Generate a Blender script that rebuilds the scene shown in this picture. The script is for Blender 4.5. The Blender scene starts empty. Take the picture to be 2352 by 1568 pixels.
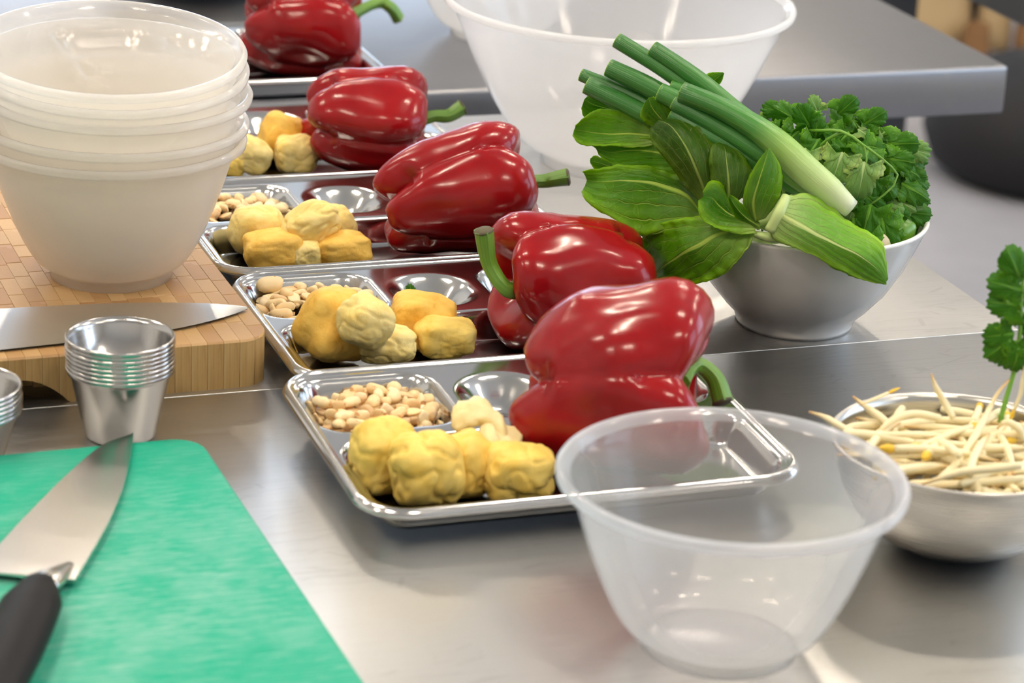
import bpy, bmesh, math, random
from mathutils import Vector, Matrix, noise
random.seed(7)
PI = math.pi
TAU = 2*PI
COL = bpy.context.scene.collection
SC = bpy.context.scene
TZ = 90.0                                   # work tops stand 90 cm above the floor; all lengths below are cm from the work top

def w3(p):
    return Vector((p[0]*.01, p[1]*.01, (p[2]+TZ)*.01))

# ---------------------------------------------------------------- camera
cam_d = bpy.data.cameras.new('camera')
cam = bpy.data.objects.new('camera', cam_d)
COL.objects.link(cam)
PITCH, ROLL, DIST = math.radians(20.3), math.radians(3.0), 180.0
fw = Vector((0, math.cos(PITCH), -math.sin(PITCH)))
rt0 = Vector((1, 0, 0)); up0 = rt0.cross(fw)
rt = math.cos(ROLL)*rt0 + math.sin(ROLL)*up0
up = -math.sin(ROLL)*rt0 + math.cos(ROLL)*up0
m = Matrix((rt, up, -fw)).transposed().to_4x4()
m.translation = w3(-DIST*fw)
cam.matrix_world = m
cam_d.sensor_width = 36.0
cam_d.lens = 6300/2352*36.0
cam_d.clip_start = .05
cam_d.dof.use_dof = True
cam_d.dof.focus_distance = 1.80
cam_d.dof.aperture_fstop = 9.5
SC.camera = cam

# ---------------------------------------------------------------- world, light, exposure
world = bpy.data.worlds.new('world')
SC.world = world
world.use_nodes = True
bgn = world.node_tree.nodes['Background']
bgn.inputs['Color'].default_value = (.64, .79, 1.0, 1)
bgn.inputs['Strength'].default_value = 5.0
SC.view_settings.view_transform = 'Standard'
SC.view_settings.look = 'None'
SC.view_settings.gamma = 1.0
SC.view_settings.use_curve_mapping = False
SC.view_settings.exposure = 0.12
try:
    SC.cycles.transparent_max_bounces = 48
    SC.cycles.max_bounces = 12
    SC.cycles.adaptive_threshold = .03
    SC.cycles.diffuse_bounces = 7
    SC.cycles.transmission_bounces = 12
    SC.cycles.use_denoising = True
    SC.cycles.caustics_reflective = False
    SC.cycles.caustics_refractive = False
    SC.cycles.sample_clamp_indirect = 6.0
except Exception:
    pass

def area(name, loc, size, rot, power, colour, portal=False, shape='RECTANGLE', spread=None):
    d = bpy.data.lights.new(name, 'AREA')
    d.shape = shape
    d.size = size[0]*.01
    if shape == 'RECTANGLE': d.size_y = size[1]*.01
    d.energy = power; d.color = colour
    if spread: d.spread = spread
    if portal: d.cycles.is_portal = True
    o = bpy.data.objects.new(name, d)
    o.location = w3(loc); o.rotation_euler = rot
    COL.objects.link(o)
    return o
# room: x -300..330, y -330..680, ceiling 195 above the work top
RX0, RX1, RY0, RY1, CEIL = -300., 340., -330., 680., 195.
WIN_R = [(-120, 40), (90, 250)]          # openings in the right wall (y from, y to)
WIN_B = [(-250, -130), (-110, 10)]                     # openings in the back wall (x from, x to)
WIN_F = []                     # openings in the wall behind the camera
WZ0, WZ1 = 5., 170.
for i, (a, b) in enumerate(WIN_R):
    area('window_portal', (RX1+6, (a+b)/2, (WZ0+WZ1)/2), (WZ1-WZ0, b-a), (0, PI/2, 0), 1, (1, 1, 1), True)
for i, (a, b) in enumerate(WIN_B):
    area('window_portal', ((a+b)/2, RY1+6, (WZ0+WZ1)/2), (b-a, WZ1-WZ0), (-PI/2, 0, 0), 1, (1, 1, 1), True)
for i, (a, b) in enumerate(WIN_F):
    area('window_portal', ((a+b)/2, RY0-6, (WZ0+WZ1)/2), (b-a, WZ1-WZ0), (PI/2, 0, 0), 1, (1, 1, 1), True)
LAMPS = [(x+dx, y) for x in (-210, -85, 70, 215) for y in (-150, 20, 190, 370) for dx in (-13, 13)]

# ---------------------------------------------------------------- node helpers
def newmat(name):
    mt = bpy.data.materials.new(name)
    mt.use_nodes = True
    nt = mt.node_tree
    b = nt.nodes['Principled BSDF']
    return mt, nt, b
def nd(nt, t, **kw):
    n = nt.nodes.new(t)
    for k, v in kw.items():
        if k in n.inputs: n.inputs[k].default_value = v
        else: setattr(n, k, v)
    return n
def ramp(nt, src, stops):
    r = nt.nodes.new('ShaderNodeValToRGB')
    el = r.color_ramp.elements
    while len(el) < len(stops): el.new(.5)
    for e, (p, c) in zip(el, stops):
        e.position = p; e.color = (c[0], c[1], c[2], 1) if len(c) == 3 else c
    nt.links.new(src, r.inputs['Fac'])
    return r.outputs['Color']
def mathn(nt, op, a, b=None, clamp=False):
    n = nt.nodes.new('ShaderNodeMath'); n.operation = op; n.use_clamp = clamp
    for i, v in enumerate((a, b)):
        if v is None: continue
        if isinstance(v, (int, float)): n.inputs[i].default_value = v
        else: nt.links.new(v, n.inputs[i])
    return n.outputs[0]
def mixc(nt, f, a, b, blend='MIX'):
    n = nt.nodes.new('ShaderNodeMix'); n.data_type = 'RGBA'; n.blend_type = blend
    for k, v in ((0, f), (6, a), (7, b)):
        if isinstance(v, (int, float)): n.inputs[k].default_value = v
        elif isinstance(v, tuple): n.inputs[k].default_value = (v[0], v[1], v[2], 1)
        else: nt.links.new(v, n.inputs[k])
    return n.outputs[2]
def objco(nt, scale=(1, 1, 1), rot=(0, 0, 0), out='Object'):
    tc = nt.nodes.new('ShaderNodeTexCoord')
    mp = nt.nodes.new('ShaderNodeMapping')
    mp.inputs['Scale'].default_value = scale
    mp.inputs['Rotation'].default_value = rot
    nt.links.new(tc.outputs[out], mp.inputs['Vector'])
    return mp.outputs['Vector']
def noisen(nt, vec, scale, detail=3, rough=.55):
    n = nt.nodes.new('ShaderNodeTexNoise')
    n.inputs['Scale'].default_value = scale
    n.inputs['Detail'].default_value = detail
    n.inputs['Roughness'].default_value = rough
    nt.links.new(vec, n.inputs['Vector'])
    return n.outputs['Fac']
def bump(nt, b, h, strength, dist=.001):
    n = nt.nodes.new('ShaderNodeBump')
    n.inputs['Strength'].default_value = strength
    n.inputs['Distance'].default_value = dist
    nt.links.new(h, n.inputs['Height'])
    nt.links.new(n.outputs['Normal'], b.inputs['Normal'])
def setp(b, **kw):
    for k, v in kw.items():
        k = k.replace('_', ' ')
        if isinstance(v, tuple) and len(v) == 3: v = (v[0], v[1], v[2], 1)
        b.inputs[k].default_value = v
def plain(name, col, rough=.5, metal=0., **kw):
    mt, nt, b = newmat(name)
    setp(b, Base_Color=col, Roughness=rough, Metallic=metal, **kw)
    return mt

TA = math.radians(20.4)
M = {}
def steel_sheet(name, col, r0, r1, ang=TA):
    mt, nt, b = newmat(name)
    v = objco(nt, (1, 1, 1), (0, 0, -ang))
    mp = nt.nodes.new('ShaderNodeMapping'); mp.inputs['Scale'].default_value = (1.2, 60, 1)
    nt.links.new(v, mp.inputs['Vector'])
    g = noisen(nt, mp.outputs['Vector'], 9, 4, .65)
    cl = noisen(nt, v, 5, 3)
    rr = mathn(nt, 'ADD', mathn(nt, 'MULTIPLY', g, (r1-r0)), mathn(nt, 'ADD', mathn(nt, 'MULTIPLY', cl, .10), r0-.05))
    nt.links.new(rr, b.inputs['Roughness'])
    # long fine scratches in two directions
    facs = []
    for k, (an, sc) in enumerate(((.9, 7.), (-.5, 9.), (.25, 6.))):
        m2 = nt.nodes.new('ShaderNodeMapping'); m2.inputs['Rotation'].default_value = (0, 0, an)
        m2.inputs['Scale'].default_value = (1, 14, 1); m2.inputs['Location'].default_value = (k*3.1, k, 0)
        nt.links.new(v, m2.inputs['Vector'])
        vo = nt.nodes.new('ShaderNodeTexVoronoi'); vo.feature = 'DISTANCE_TO_EDGE'; vo.inputs['Scale'].default_value = sc
        nt.links.new(m2.outputs['Vector'], vo.inputs['Vector'])
        facs.append(mathn(nt, 'LESS_THAN', vo.outputs['Distance'], .010))
    msk = mathn(nt, 'GREATER_THAN', noisen(nt, v, 11, 2), .52)
    sc_ = mathn(nt, 'MULTIPLY', mathn(nt, 'MAXIMUM', mathn(nt, 'MAXIMUM', facs[0], facs[1]), facs[2]), msk)
    c0 = mixc(nt, mathn(nt, 'MULTIPLY', g, .5), col, tuple(x*.86 for x in col))
    c1 = mixc(nt, mathn(nt, 'MULTIPLY', sc_, .22), c0, (.34, .33, .31))
    nt.links.new(c1, b.inputs['Base Color'])
    setp(b, Metallic=1.0, Anisotropic=.35)
    bump(nt, b, g, .05, .0004)
    return mt
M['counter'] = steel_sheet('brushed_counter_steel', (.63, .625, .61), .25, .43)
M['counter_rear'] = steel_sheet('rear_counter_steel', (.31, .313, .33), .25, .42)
M['tray'] = plain('polished_tray_steel', (.63, .63, .625), .15, 1.0)
M['knife'] = plain('knife_steel', (.74, .72, .69), .24, 1.0)
def cup_steel(name, col, rough):
    mt, nt, b = newmat(name)
    v = objco(nt, (1, 1, 160))
    g = noisen(nt, v, 12, 3)
    nt.links.new(mathn(nt, 'ADD', mathn(nt, 'MULTIPLY', g, .16), rough), b.inputs['Roughness'])
    setp(b, Base_Color=col, Metallic=1.0, Anisotropic=.6)
    bump(nt, b, g, .04, .0003)
    return mt
M['cup'] = cup_steel('spun_cup_steel', (.52, .51, .50), .10)
M['bowl_steel'] = cup_steel('satin_bowl_steel', (.60, .585, .55), .20)
def plastic(name, haze, col=(.97, .975, .985), rough=.12):
    mt = bpy.data.materials.new(name); mt.use_nodes = True
    nt = mt.node_tree; nt.nodes.remove(nt.nodes['Principled BSDF'])
    out = nt.nodes['Material Output']
    tr = nt.nodes.new('ShaderNodeBsdfTransparent'); tr.inputs['Color'].default_value = (.985, .985, .99, 1)
    df = nt.nodes.new('ShaderNodeBsdfDiffuse'); df.inputs['Color'].default_value = (*col, 1)
    tl = nt.nodes.new('ShaderNodeBsdfTranslucent'); tl.inputs['Color'].default_value = (*col, 1)
    gl = nt.nodes.new('ShaderNodeBsdfGlossy'); gl.inputs['Roughness'].default_value = rough
    fr = nt.nodes.new('ShaderNodeFresnel'); fr.inputs['IOR'].default_value = 1.45
    m1 = nt.nodes.new('ShaderNodeMixShader'); m1.inputs[0].default_value = .6
    nt.links.new(df.outputs[0], m1.inputs[1]); nt.links.new(tl.outputs[0], m1.inputs[2])
    m2 = nt.nodes.new('ShaderNodeMixShader')
    # grazing views pass more plastic
    lw = nt.nodes.new('ShaderNodeLayerWeight'); lw.inputs['Blend'].default_value = .35
    f = mathn(nt, 'ADD', mathn(nt, 'MULTIPLY', lw.outputs['Facing'], haze*1.2), haze, True)
    nt.links.new(f, m2.inputs[0])
    nt.links.new(tr.outputs[0], m2.inputs[1]); nt.links.new(m1.outputs[0], m2.inputs[2])
    ge = nt.nodes.new('ShaderNodeNewGeometry')
    m3 = nt.nodes.new('ShaderNodeMixShader'); nt.links.new(mathn(nt, 'MULTIPLY', mathn(nt, 'MULTIPLY', fr.outputs[0], .7), mathn(nt, 'SUBTRACT', 1, ge.outputs['Backfacing'])), m3.inputs[0])
    nt.links.new(m2.outputs[0], m3.inputs[1]); nt.links.new(gl.outputs[0], m3.inputs[2])
    nt.links.new(m3.outputs[0], out.inputs['Surface'])
    return mt
M['plastic'] = plastic('clear_polypropylene', .175, (.96, .975, 1.0))
M['plastic_lip'] = plastic('clear_polypropylene_lip', .38, (.92, .945, 1.0))
M['plastic_milky'] = plastic('milky_polypropylene', .34, (.985, .96, .905), .34)
M['plastic_milky_lip'] = plastic('milky_polypropylene_lip', .36, (.98, .97, .95))
M['plastic_white'] = plastic('frosted_polypropylene', .34, (.965, .975, .99))
M['plastic_white_lip'] = plastic('frosted_polypropylene_lip', .6, (.965, .975, .99))
M['ceramic'] = plain('white_glazed_ceramic', (.90, .885, .85), .14, 0., Coat_Weight=.15)
def pepper_mat():
    mt, nt, b = newmat('red_pepper_skin')
    v = objco(nt)
    n1 = noisen(nt, v, 22, 3)
    oi = nt.nodes.new('ShaderNodeObjectInfo')
    base = ramp(nt, n1, [(.25, (.23, .003, .006)), (.62, (.32, .005, .008)), (.85, (.40, .016, .010))])
    nt.links.new(base, b.inputs['Base Color'])
    n2 = noisen(nt, v, 60, 2)
    bump(nt, b, n2, .10, .0012)
    setp(b, Roughness=.20, Coat_Weight=.12, Coat_Roughness=.08, Specular_IOR_Level=.30)
    return mt
M['pepper'] = pepper_mat()
def stem_mat(name, c0, c1, tip):
    mt, nt, b = newmat(name)
    uv = nt.nodes.new('ShaderNodeUVMap')
    sp = nt.nodes.new('ShaderNodeSeparateXYZ'); nt.links.new(uv.outputs[0], sp.inputs[0])
    st = nd(nt, 'ShaderNodeMapping'); st.inputs['Scale'].default_value = (14, 1.5, 1)
    nt.links.new(uv.outputs[0], st.inputs['Vector'])
    g = noisen(nt, st.outputs['Vector'], 2, 3)
    a = mixc(nt, g, c0, c1)
    nt.links.new(a, b.inputs['Base Color'])
    bump(nt, b, g, .3, .001)
    setp(b, Roughness=.38)
    return mt
M['stem'] = stem_mat('pepper_stem_green', (.06, .19, .012), (.20, .38, .05), None)
M['stem_cut'] = plain('dried_stem_cut', (.10, .085, .05), .8)
M['stem_cut_pale'] = plain('pale_stem_cut', (.42, .44, .26), .7)
def tofu_mat(name, a, bcol, crust):
    mt, nt, b = newmat(name)
    v = objco(nt)
    oi = nt.nodes.new('ShaderNodeObjectInfo')
    n1 = noisen(nt, v, 70, 4, .6); n2 = noisen(nt, v, 420, 3, .6)
    c = ramp(nt, n1, [(.32, a), (.55, bcol), (.75, crust)])
    c2 = mixc(nt, mathn(nt, 'MULTIPLY', n2, .25), c, tuple(min(1, x*1.15) for x in a))
    nt.links.new(c2, b.inputs['Base Color'])
    bump(nt, b, mathn(nt, 'ADD', n1, mathn(nt, 'MULTIPLY', n2, .35)), .5, .0012)
    setp(b, Roughness=.55, Specular_IOR_Level=.3, Subsurface_Weight=.0)
    return mt
M['tofu_pale'] = tofu_mat('pale_fried_tofu', (.89, .74, .33), (.86, .66, .22), (.80, .55, .12))
M['tofu_gold'] = tofu_mat('golden_fried_tofu', (.86, .58, .14), (.82, .49, .085), (.70, .36, .035))
M['tofu_yellow'] = tofu_mat('yellow_fried_tofu', (.88, .66, .19), (.84, .58, .12), (.76, .46, .055))
M['tofu_crumb'] = tofu_mat('open_tofu_crumb', (.88, .78, .46), (.82, .68, .33), (.72, .54, .20))
def nut_mat():
    mt, nt, b = newmat('roasted_cashew')
    v = objco(nt)
    oi = nt.nodes.new('ShaderNodeObjectInfo')
    n1 = noisen(nt, v, 150, 4, .6)
    base = ramp(nt, oi.outputs['Random'], [(0, (.90, .74, .44)), (.35, (.84, .62, .30)), (.6, (.78, .50, .21)), (.78, (.66, .35, .14)), (1, (.93, .82, .58))])
    c = mixc(nt, mathn(nt, 'MULTIPLY', n1, .8), base, (.86, .70, .42))
    c = mixc(nt, mathn(nt, 'GREATER_THAN', n1, .63), c, (.62, .33, .13))
    nt.links.new(c, b.inputs['Base Color'])
    bump(nt, b, n1, .3, .0006)
    setp(b, Roughness=.5)
    return mt
M['nut'] = nut_mat()
def wood_mat():
    mt, nt, b = newmat('bamboo_block_wood')
    v = objco(nt, (1, 1, 1), (0, 0, -TA))
    oi = nt.nodes.new('ShaderNodeObjectInfo')
    geo = nt.nodes.new('ShaderNodeNewGeometry')
    sp = nt.nodes.new('ShaderNodeSeparateXYZ'); nt.links.new(geo.outputs['Normal'], sp.inputs[0])
    top = mathn(nt, 'GREATER_THAN', sp.outputs[2], .6)
    m1 = nt.nodes.new('ShaderNodeMapping'); m1.inputs['Scale'].default_value = (260, 260, 9)
    nt.links.new(v, m1.inputs['Vector'])
    g = noisen(nt, m1.outputs['Vector'], 1, 5, .65)
    dots = noisen(nt, v, 900, 2, .7)
    big = noisen(nt, v, 18, 3)
    base = ramp(nt, oi.outputs['Random'], [(0, (.46, .28, .115)), (.35, (.55, .36, .165)), (.7, (.41, .23, .09)), (1, (.34, .17, .065))])
    side = ramp(nt, g, [(.30, (.30, .15, .045)), (.45, (.56, .36, .13)), (.7, (.66, .47, .21))])
    side = mixc(nt, .25, side, base)
    tp = mixc(nt, mathn(nt, 'MULTIPLY', dots, .5), base, (.40, .22, .08))
    tp = mixc(nt, mathn(nt, 'MULTIPLY', mathn(nt, 'GREATER_THAN', big, .56), .22), tp, (.62, .42, .30))
    nt.links.new(mixc(nt, top, side, tp), b.inputs['Base Color'])
    setp(b, Roughness=.5)
    bump(nt, b, g, .12, .0006)
    return mt
M['wood'] = wood_mat()
def green_board():
    mt, nt, b = newmat('scuffed_green_plastic')
    v = objco(nt, (1, 1, 1), (0, 0, -TA))
    facs = []
    for an, sx in ((.5, 55), (-.75, 70), (1.2, 60), (.1, 80)):
        m1 = nt.nodes.new('ShaderNodeMapping'); m1.inputs['Rotation'].default_value = (0, 0, an)
        m1.inputs['Scale'].default_value = (7, sx, 1)
        nt.links.new(v, m1.inputs['Vector'])
        facs.append(noisen(nt, m1.outputs['Vector'], 6, 3, .6))
    s = mathn(nt, 'MAXIMUM', mathn(nt, 'MAXIMUM', facs[0], facs[1]), mathn(nt, 'MAXIMUM', facs[2], facs[3]))
    s = ramp(nt, s, [(.55, (0, 0, 0)), (.74, (1, 1, 1))])
    ed = nt.nodes.new('ShaderNodeVectorMath'); ed.operation = 'LENGTH'
    # the worn patch in the middle of the board
    mp = nt.nodes.new('ShaderNodeMapping'); mp.inputs['Scale'].default_value = (5.2, 5.6, 0)
    mp.inputs['Location'].default_value = (.42, 1.05, 0)
    nt.links.new(v, mp.inputs['Vector']); nt.links.new(mp.outputs['Vector'], ed.inputs[0])
    wear = mathn(nt, 'SUBTRACT', 1.25, ed.outputs['Value'], True)
    mot = ramp(nt, noisen(nt, v, 26, 5, .65), [(.36, (0, 0, 0)), (.66, (1, 1, 1))])
    tex = mathn(nt, 'ADD', mathn(nt, 'MULTIPLY', s, .62), mathn(nt, 'MULTIPLY', mot, .38), True)
    f = mathn(nt, 'ADD', mathn(nt, 'MULTIPLY', wear, mathn(nt, 'MULTIPLY', tex, .95)), mathn(nt, 'MULTIPLY', tex, .06), True)
    c = mixc(nt, f, (.000, .36, .225), (.30, .56, .48))
    nt.links.new(c, b.inputs['Base Color'])
    setp(b, Roughness=.5, Specular_IOR_Level=.18)
    bump(nt, b, s, .08, .0005)
    return mt
M['green'] = green_board()
M['black'] = plain('black_handle_plastic', (.008, .008, .010), .5, 0., Specular_IOR_Level=.15)
def leaf_mat(name, dark, mid, vein, base, transl=.35, q0=3.6, rough=.36):
    mt, nt, b = newmat(name)
    out = nt.nodes['Material Output']
    uv = nt.nodes.new('ShaderNodeUVMap')
    sp = nt.nodes.new('ShaderNodeSeparateXYZ'); nt.links.new(uv.outputs[0], sp.inputs[0])
    U = mathn(nt, 'ABSOLUTE', mathn(nt, 'MULTIPLY', mathn(nt, 'SUBTRACT', sp.outputs[0], .5), 2))
    V = sp.outputs[1]
    nz = noisen(nt, objco(nt), 60, 2)
    nz2 = noisen(nt, objco(nt), 26, 3)
    q = mathn(nt, 'SUBTRACT', mathn(nt, 'MULTIPLY', mathn(nt, 'POWER', U, .85), q0), mathn(nt, 'MULTIPLY', V, q0*.42))
    q = mathn(nt, 'ADD', q, mathn(nt, 'MULTIPLY', nz, .9))
    fr = mathn(nt, 'ABSOLUTE', mathn(nt, 'SUBTRACT', mathn(nt, 'FRACT', q), .5))
    wv = mathn(nt, 'ADD', mathn(nt, 'MULTIPLY', mathn(nt, 'SUBTRACT', 1, V), .075), .020)
    side = mathn(nt, 'SUBTRACT', 1, mathn(nt, 'DIVIDE', fr, wv), True)
    wm = mathn(nt, 'ADD', mathn(nt, 'MULTIPLY', mathn(nt, 'POWER', mathn(nt, 'SUBTRACT', 1, V, True), 1.8), .13), .016)
    midr = mathn(nt, 'MULTIPLY', mathn(nt, 'SUBTRACT', 1, mathn(nt, 'DIVIDE', U, wm), True), 2.0, True)
    vm = nt.nodes.new('ShaderNodeMapping'); vm.inputs['Scale'].default_value = (7, 9, 1); vm.inputs['Rotation'].default_value = (0, 0, .5)
    nt.links.new(uv.outputs[0], vm.inputs['Vector'])
    vo = nt.nodes.new('ShaderNodeTexVoronoi'); vo.feature = 'DISTANCE_TO_EDGE'; vo.inputs['Scale'].default_value = 1.0
    nt.links.new(vm.outputs['Vector'], vo.inputs['Vector'])
    net = mathn(nt, 'MULTIPLY', mathn(nt, 'SUBTRACT', 1, mathn(nt, 'DIVIDE', vo.outputs['Distance'], .05), True), .14)
    vv = mathn(nt, 'MAXIMUM', mathn(nt, 'MAXIMUM', mathn(nt, 'MULTIPLY', side, .85), midr), net)
    g = mixc(nt, mathn(nt, 'MULTIPLY', mathn(nt, 'SUBTRACT', nz2, .30, True), 2.2, True), dark, mid)
    edge = mathn(nt, 'MULTIPLY', mathn(nt, 'POWER', U, 4), .75)
    g = mixc(nt, edge, g, (mid[0]*2.2, mid[1]*1.55, mid[2]*1.5))
    bs = mathn(nt, 'MULTIPLY', mathn(nt, 'POWER', mathn(nt, 'SUBTRACT', 1, V, True), 6), .9)
    g = mixc(nt, bs, g, base)
    c = mixc(nt, vv, g, vein)
    nt.links.new(c, b.inputs['Base Color'])
    setp(b, Roughness=rough, Specular_IOR_Level=.25)
    cr = noisen(nt, objco(nt), 110, 4)
    bump(nt, b, mathn(nt, 'ADD', mathn(nt, 'MULTIPLY', vv, -.8), mathn(nt, 'MULTIPLY', cr, .7)), .7, .0018)
    tl = nt.nodes.new('ShaderNodeBsdfTranslucent')
    nt.links.new(mixc(nt, 1.0, c, (1.25, 1.35, .55), 'MULTIPLY'), tl.inputs['Color'])
    mx = nt.nodes.new('ShaderNodeMixShader'); mx.inputs[0].default_value = transl
    nt.links.new(b.outputs[0], mx.inputs[1]); nt.links.new(tl.outputs[0], mx.inputs[2])
    nt.links.new(mx.outputs[0], out.inputs['Surface'])
    return mt
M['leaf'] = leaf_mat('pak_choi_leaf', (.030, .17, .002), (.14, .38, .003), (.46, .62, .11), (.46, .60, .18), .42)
M['leaf_dark'] = leaf_mat('pak_choi_leaf_shaded', (.025, .085, .003), (.055, .16, .004), (.30, .42, .09), (.26, .38, .08), .25)  # darker copy of the leaf greens, shade under the onions painted in
M['leaf_pale'] = leaf_mat('pak_choi_leaf_pale', (.11, .36, .02), (.22, .50, .035), (.66, .76, .32), (.62, .72, .32), .35, 5.2)
M['stalk'] = plain('pak_choi_stalk', (.50, .64, .24), .35)
M['coriander'] = leaf_mat('coriander_leaf', (.030, .16, .004), (.085, .30, .008), (.16, .40, .035), (.10, .32, .02), .35, 3.0, .36)
M['coriander_pale'] = leaf_mat('coriander_leaf_pale', (.16, .34, .07), (.28, .46, .13), (.40, .56, .22), (.3, .5, .12), .35, 3.0, .32)
M['herb_stem'] = plain('herb_stem', (.16, .36, .04), .35)
def onion_mat():
    mt, nt, b = newmat('spring_onion_skin')
    uv = nt.nodes.new('ShaderNodeUVMap')
    sp = nt.nodes.new('ShaderNodeSeparateXYZ'); nt.links.new(uv.outputs[0], sp.inputs[0])
    mp = nt.nodes.new('ShaderNodeMapping'); mp.inputs['Scale'].default_value = (26, .6, 1)
    nt.links.new(uv.outputs[0], mp.inputs['Vector'])
    g = noisen(nt, mp.outputs['Vector'], 2, 3)
    c = ramp(nt, sp.outputs[1], [(0, (.74, .80, .58)), (.16, (.52, .68, .30)), (.42, (.28, .48, .10)), (.6, (.06, .25, .035)), (1, (.025, .15, .022))])
    c = mixc(nt, mathn(nt, 'MULTIPLY', mathn(nt, 'GREATER_THAN', g, .58), .14), c, (.50, .66, .38))
    nt.links.new(c, b.inputs['Base Color'])
    bump(nt, b, g, .25, .0008)
    setp(b, Roughness=.33)
    return mt
M['onion'] = onion_mat()
M['onion_cut'] = plain('spring_onion_cut', (.22, .42, .06), .5)
M['lime'] = plain('lime_peel', (.10, .26, .012), .3)
M['garlic'] = plain('garlic_clove', (.78, .70, .50), .5)
def sprout_mat():
    mt, nt, b = newmat('bean_sprout_flesh')
    uv = nt.nodes.new('ShaderNodeUVMap')
    sp = nt.nodes.new('ShaderNodeSeparateXYZ'); nt.links.new(uv.outputs[0], sp.inputs[0])
    c = ramp(nt, sp.outputs[1], [(0, (.58, .32, .10)), (.10, (.76, .58, .28)), (.25, (.86, .76, .48)), (1, (.85, .77, .50))])
    nt.links.new(c, b.inputs['Base Color'])
    setp(b, Roughness=.4, Subsurface_Weight=.0)
    return mt
M['sprout'] = sprout_mat()
M['sprout_head'] = plain('bean_sprout_head', (.80, .52, .04), .5)
M['wall'] = plain('painted_wall', (.78, .77, .74), .8)
M['ceiling'] = plain('ceiling_paint', (.84, .82, .78), .9)
def floor_mat():
    mt, nt, b = newmat('grey_vinyl_floor')
    n1 = noisen(nt, objco(nt), 4, 5)
    nt.links.new(ramp(nt, n1, [(.3, (.30, .30, .33)), (.7, (.38, .38, .41))]), b.inputs['Base Color'])
    setp(b, Roughness=.45)
    return mt
M['floor'] = floor_mat()
M['frame'] = plain('window_frame_paint', (.75, .76, .78), .5)
M['lamp_on'] = None
def emis(name, col, s):
    mt, nt, b = newmat(name)
    setp(b, Base_Color=col, Emission_Color=col, Emission_Strength=s)
    return mt
M['lamp_on'] = emis('lit_downlight', (1, .87, .70), 115.0)
M['lamp_rim'] = plain('downlight_rim', (.8, .8, .8), .3, 1.)
M['dark_top'] = plain('dark_counter', (.035, .036, .040), .45)
M['sack'] = plain('brown_paper', (.46, .33, .17), .8)
M['sack_dark'] = plain('dark_brown_card', (.22, .11, .04), .8)
M['black_soft'] = plain('black_fabric', (.008, .008, .010), .75)
M['red'] = plain('red_badge', (.45, .05, .03), .5)
M['glass'] = None

# ---------------------------------------------------------------- geometry helpers (cm in, metres out)
def link_mesh(name, V, F, mat, parent=None, origin=(0, 0, 0), smooth=True, uvs=None):
    me = bpy.data.meshes.new(name)
    o3 = Vector(origin)
    me.from_pydata([(Vector(p)-o3)*.01 for p in V], [], F)
    if uvs:
        ul = me.uv_layers.new(name='UVMap')
        for poly in me.polygons:
            for li in poly.loop_indices:
                ul.data[li].uv = uvs[me.loops[li].vertex_index]
    if smooth:
        me.polygons.foreach_set('use_smooth', [True]*len(me.polygons))
    me.materials.append(mat)
    me.validate(); me.update()
    o = bpy.data.objects.new(name, me)
    COL.objects.link(o)
    if parent is not None:
        o.parent = parent
        po = Vector(parent['_o'])
        o.location = (o3-po)*.01
    else:
        o.location = w3(o3)
    return o
def thing(name, label, cat, loc, group=None):
    o = bpy.data.objects.new(name, None)
    COL.objects.link(o)
    o.empty_display_size = .02
    o.location = w3(loc); o['_o'] = tuple(loc)
    o['label'] = label; o['category'] = cat
    if group: o['group'] = group
    return o
def tag(o, label, cat, group=None, kind=None):
    o['label'] = label; o['category'] = cat
    if group: o['group'] = group
    if kind: o['kind'] = kind
    return o
def structure(o):
    o['kind'] = 'structure'
    return o
def autosmooth(o, ang=35):
    me = o.data
    bm = bmesh.new(); bm.from_mesh(me)
    for e in bm.edges:
        if len(e.link_faces) == 2 and e.calc_face_angle(0) > math.radians(ang): e.smooth = False
    bm.to_mesh(me); bm.free()
    return o
def box(x0, x1, y0, y1, z0, z1):
    V = [(x, y, z) for z in (z0, z1) for x, y in ((x0, y0), (x1, y0), (x1, y1), (x0, y1))]
    F = [(3, 2, 1, 0), (4, 5, 6, 7), (0, 1, 5, 4), (1, 2, 6, 5), (2, 3, 7, 6), (3, 0, 4, 7)]
    return V, F
def join(parts):
    V, F = [], []
    for v, f in parts:
        n = len(V); V += list(v); F += [tuple(i+n for i in q) for q in f]
    return V, F
S0 = Vector((12.4, -.7)); TU = Vector((math.cos(TA), math.sin(TA))); TV = Vector((-math.sin(TA), math.cos(TA)))
def tf(u, v, z):                       # work-top frame (along, across, up) to world
    p = S0 + TU*u + TV*v
    return (p.x, p.y, z)
def tfs(V):
    return [tf(*p) for p in V]
def bevel(o, wdt, seg=2):
    m = o.modifiers.new('bevel', 'BEVEL'); m.width = wdt*.01; m.segments = seg; m.limit_method = 'ANGLE'
    m.angle_limit = math.radians(40)
    return o
def solid(o, t, off=-1):
    m = o.modifiers.new('solidify', 'SOLIDIFY'); m.thickness = t*.01; m.offset = off
    return o
def lathe(prof, n=96, centre=(0, 0, 0), tilt=None, squash=None):
    V, F = [], []
    k = len(prof)
    cz = Vector(centre)
    for i in range(n):
        a = TAU*i/n
        for r, z in prof:
            p = Vector((r*math.cos(a), r*math.sin(a), z))
            if tilt is not None: p = tilt @ p
            V.append(cz+p)
    for i in range(n):
        j = (i+1) % n
        for q in range(k-1):
            a, b, c, d = i*k+q, j*k+q, j*k+q+1, i*k+q+1
            if prof[q][0] < 1e-6: F.append((a, c, d))
            elif prof[q+1][0] < 1e-6: F.append((a, b, c))
            else: F.append((a, b, c, d))
    return V, F
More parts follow.
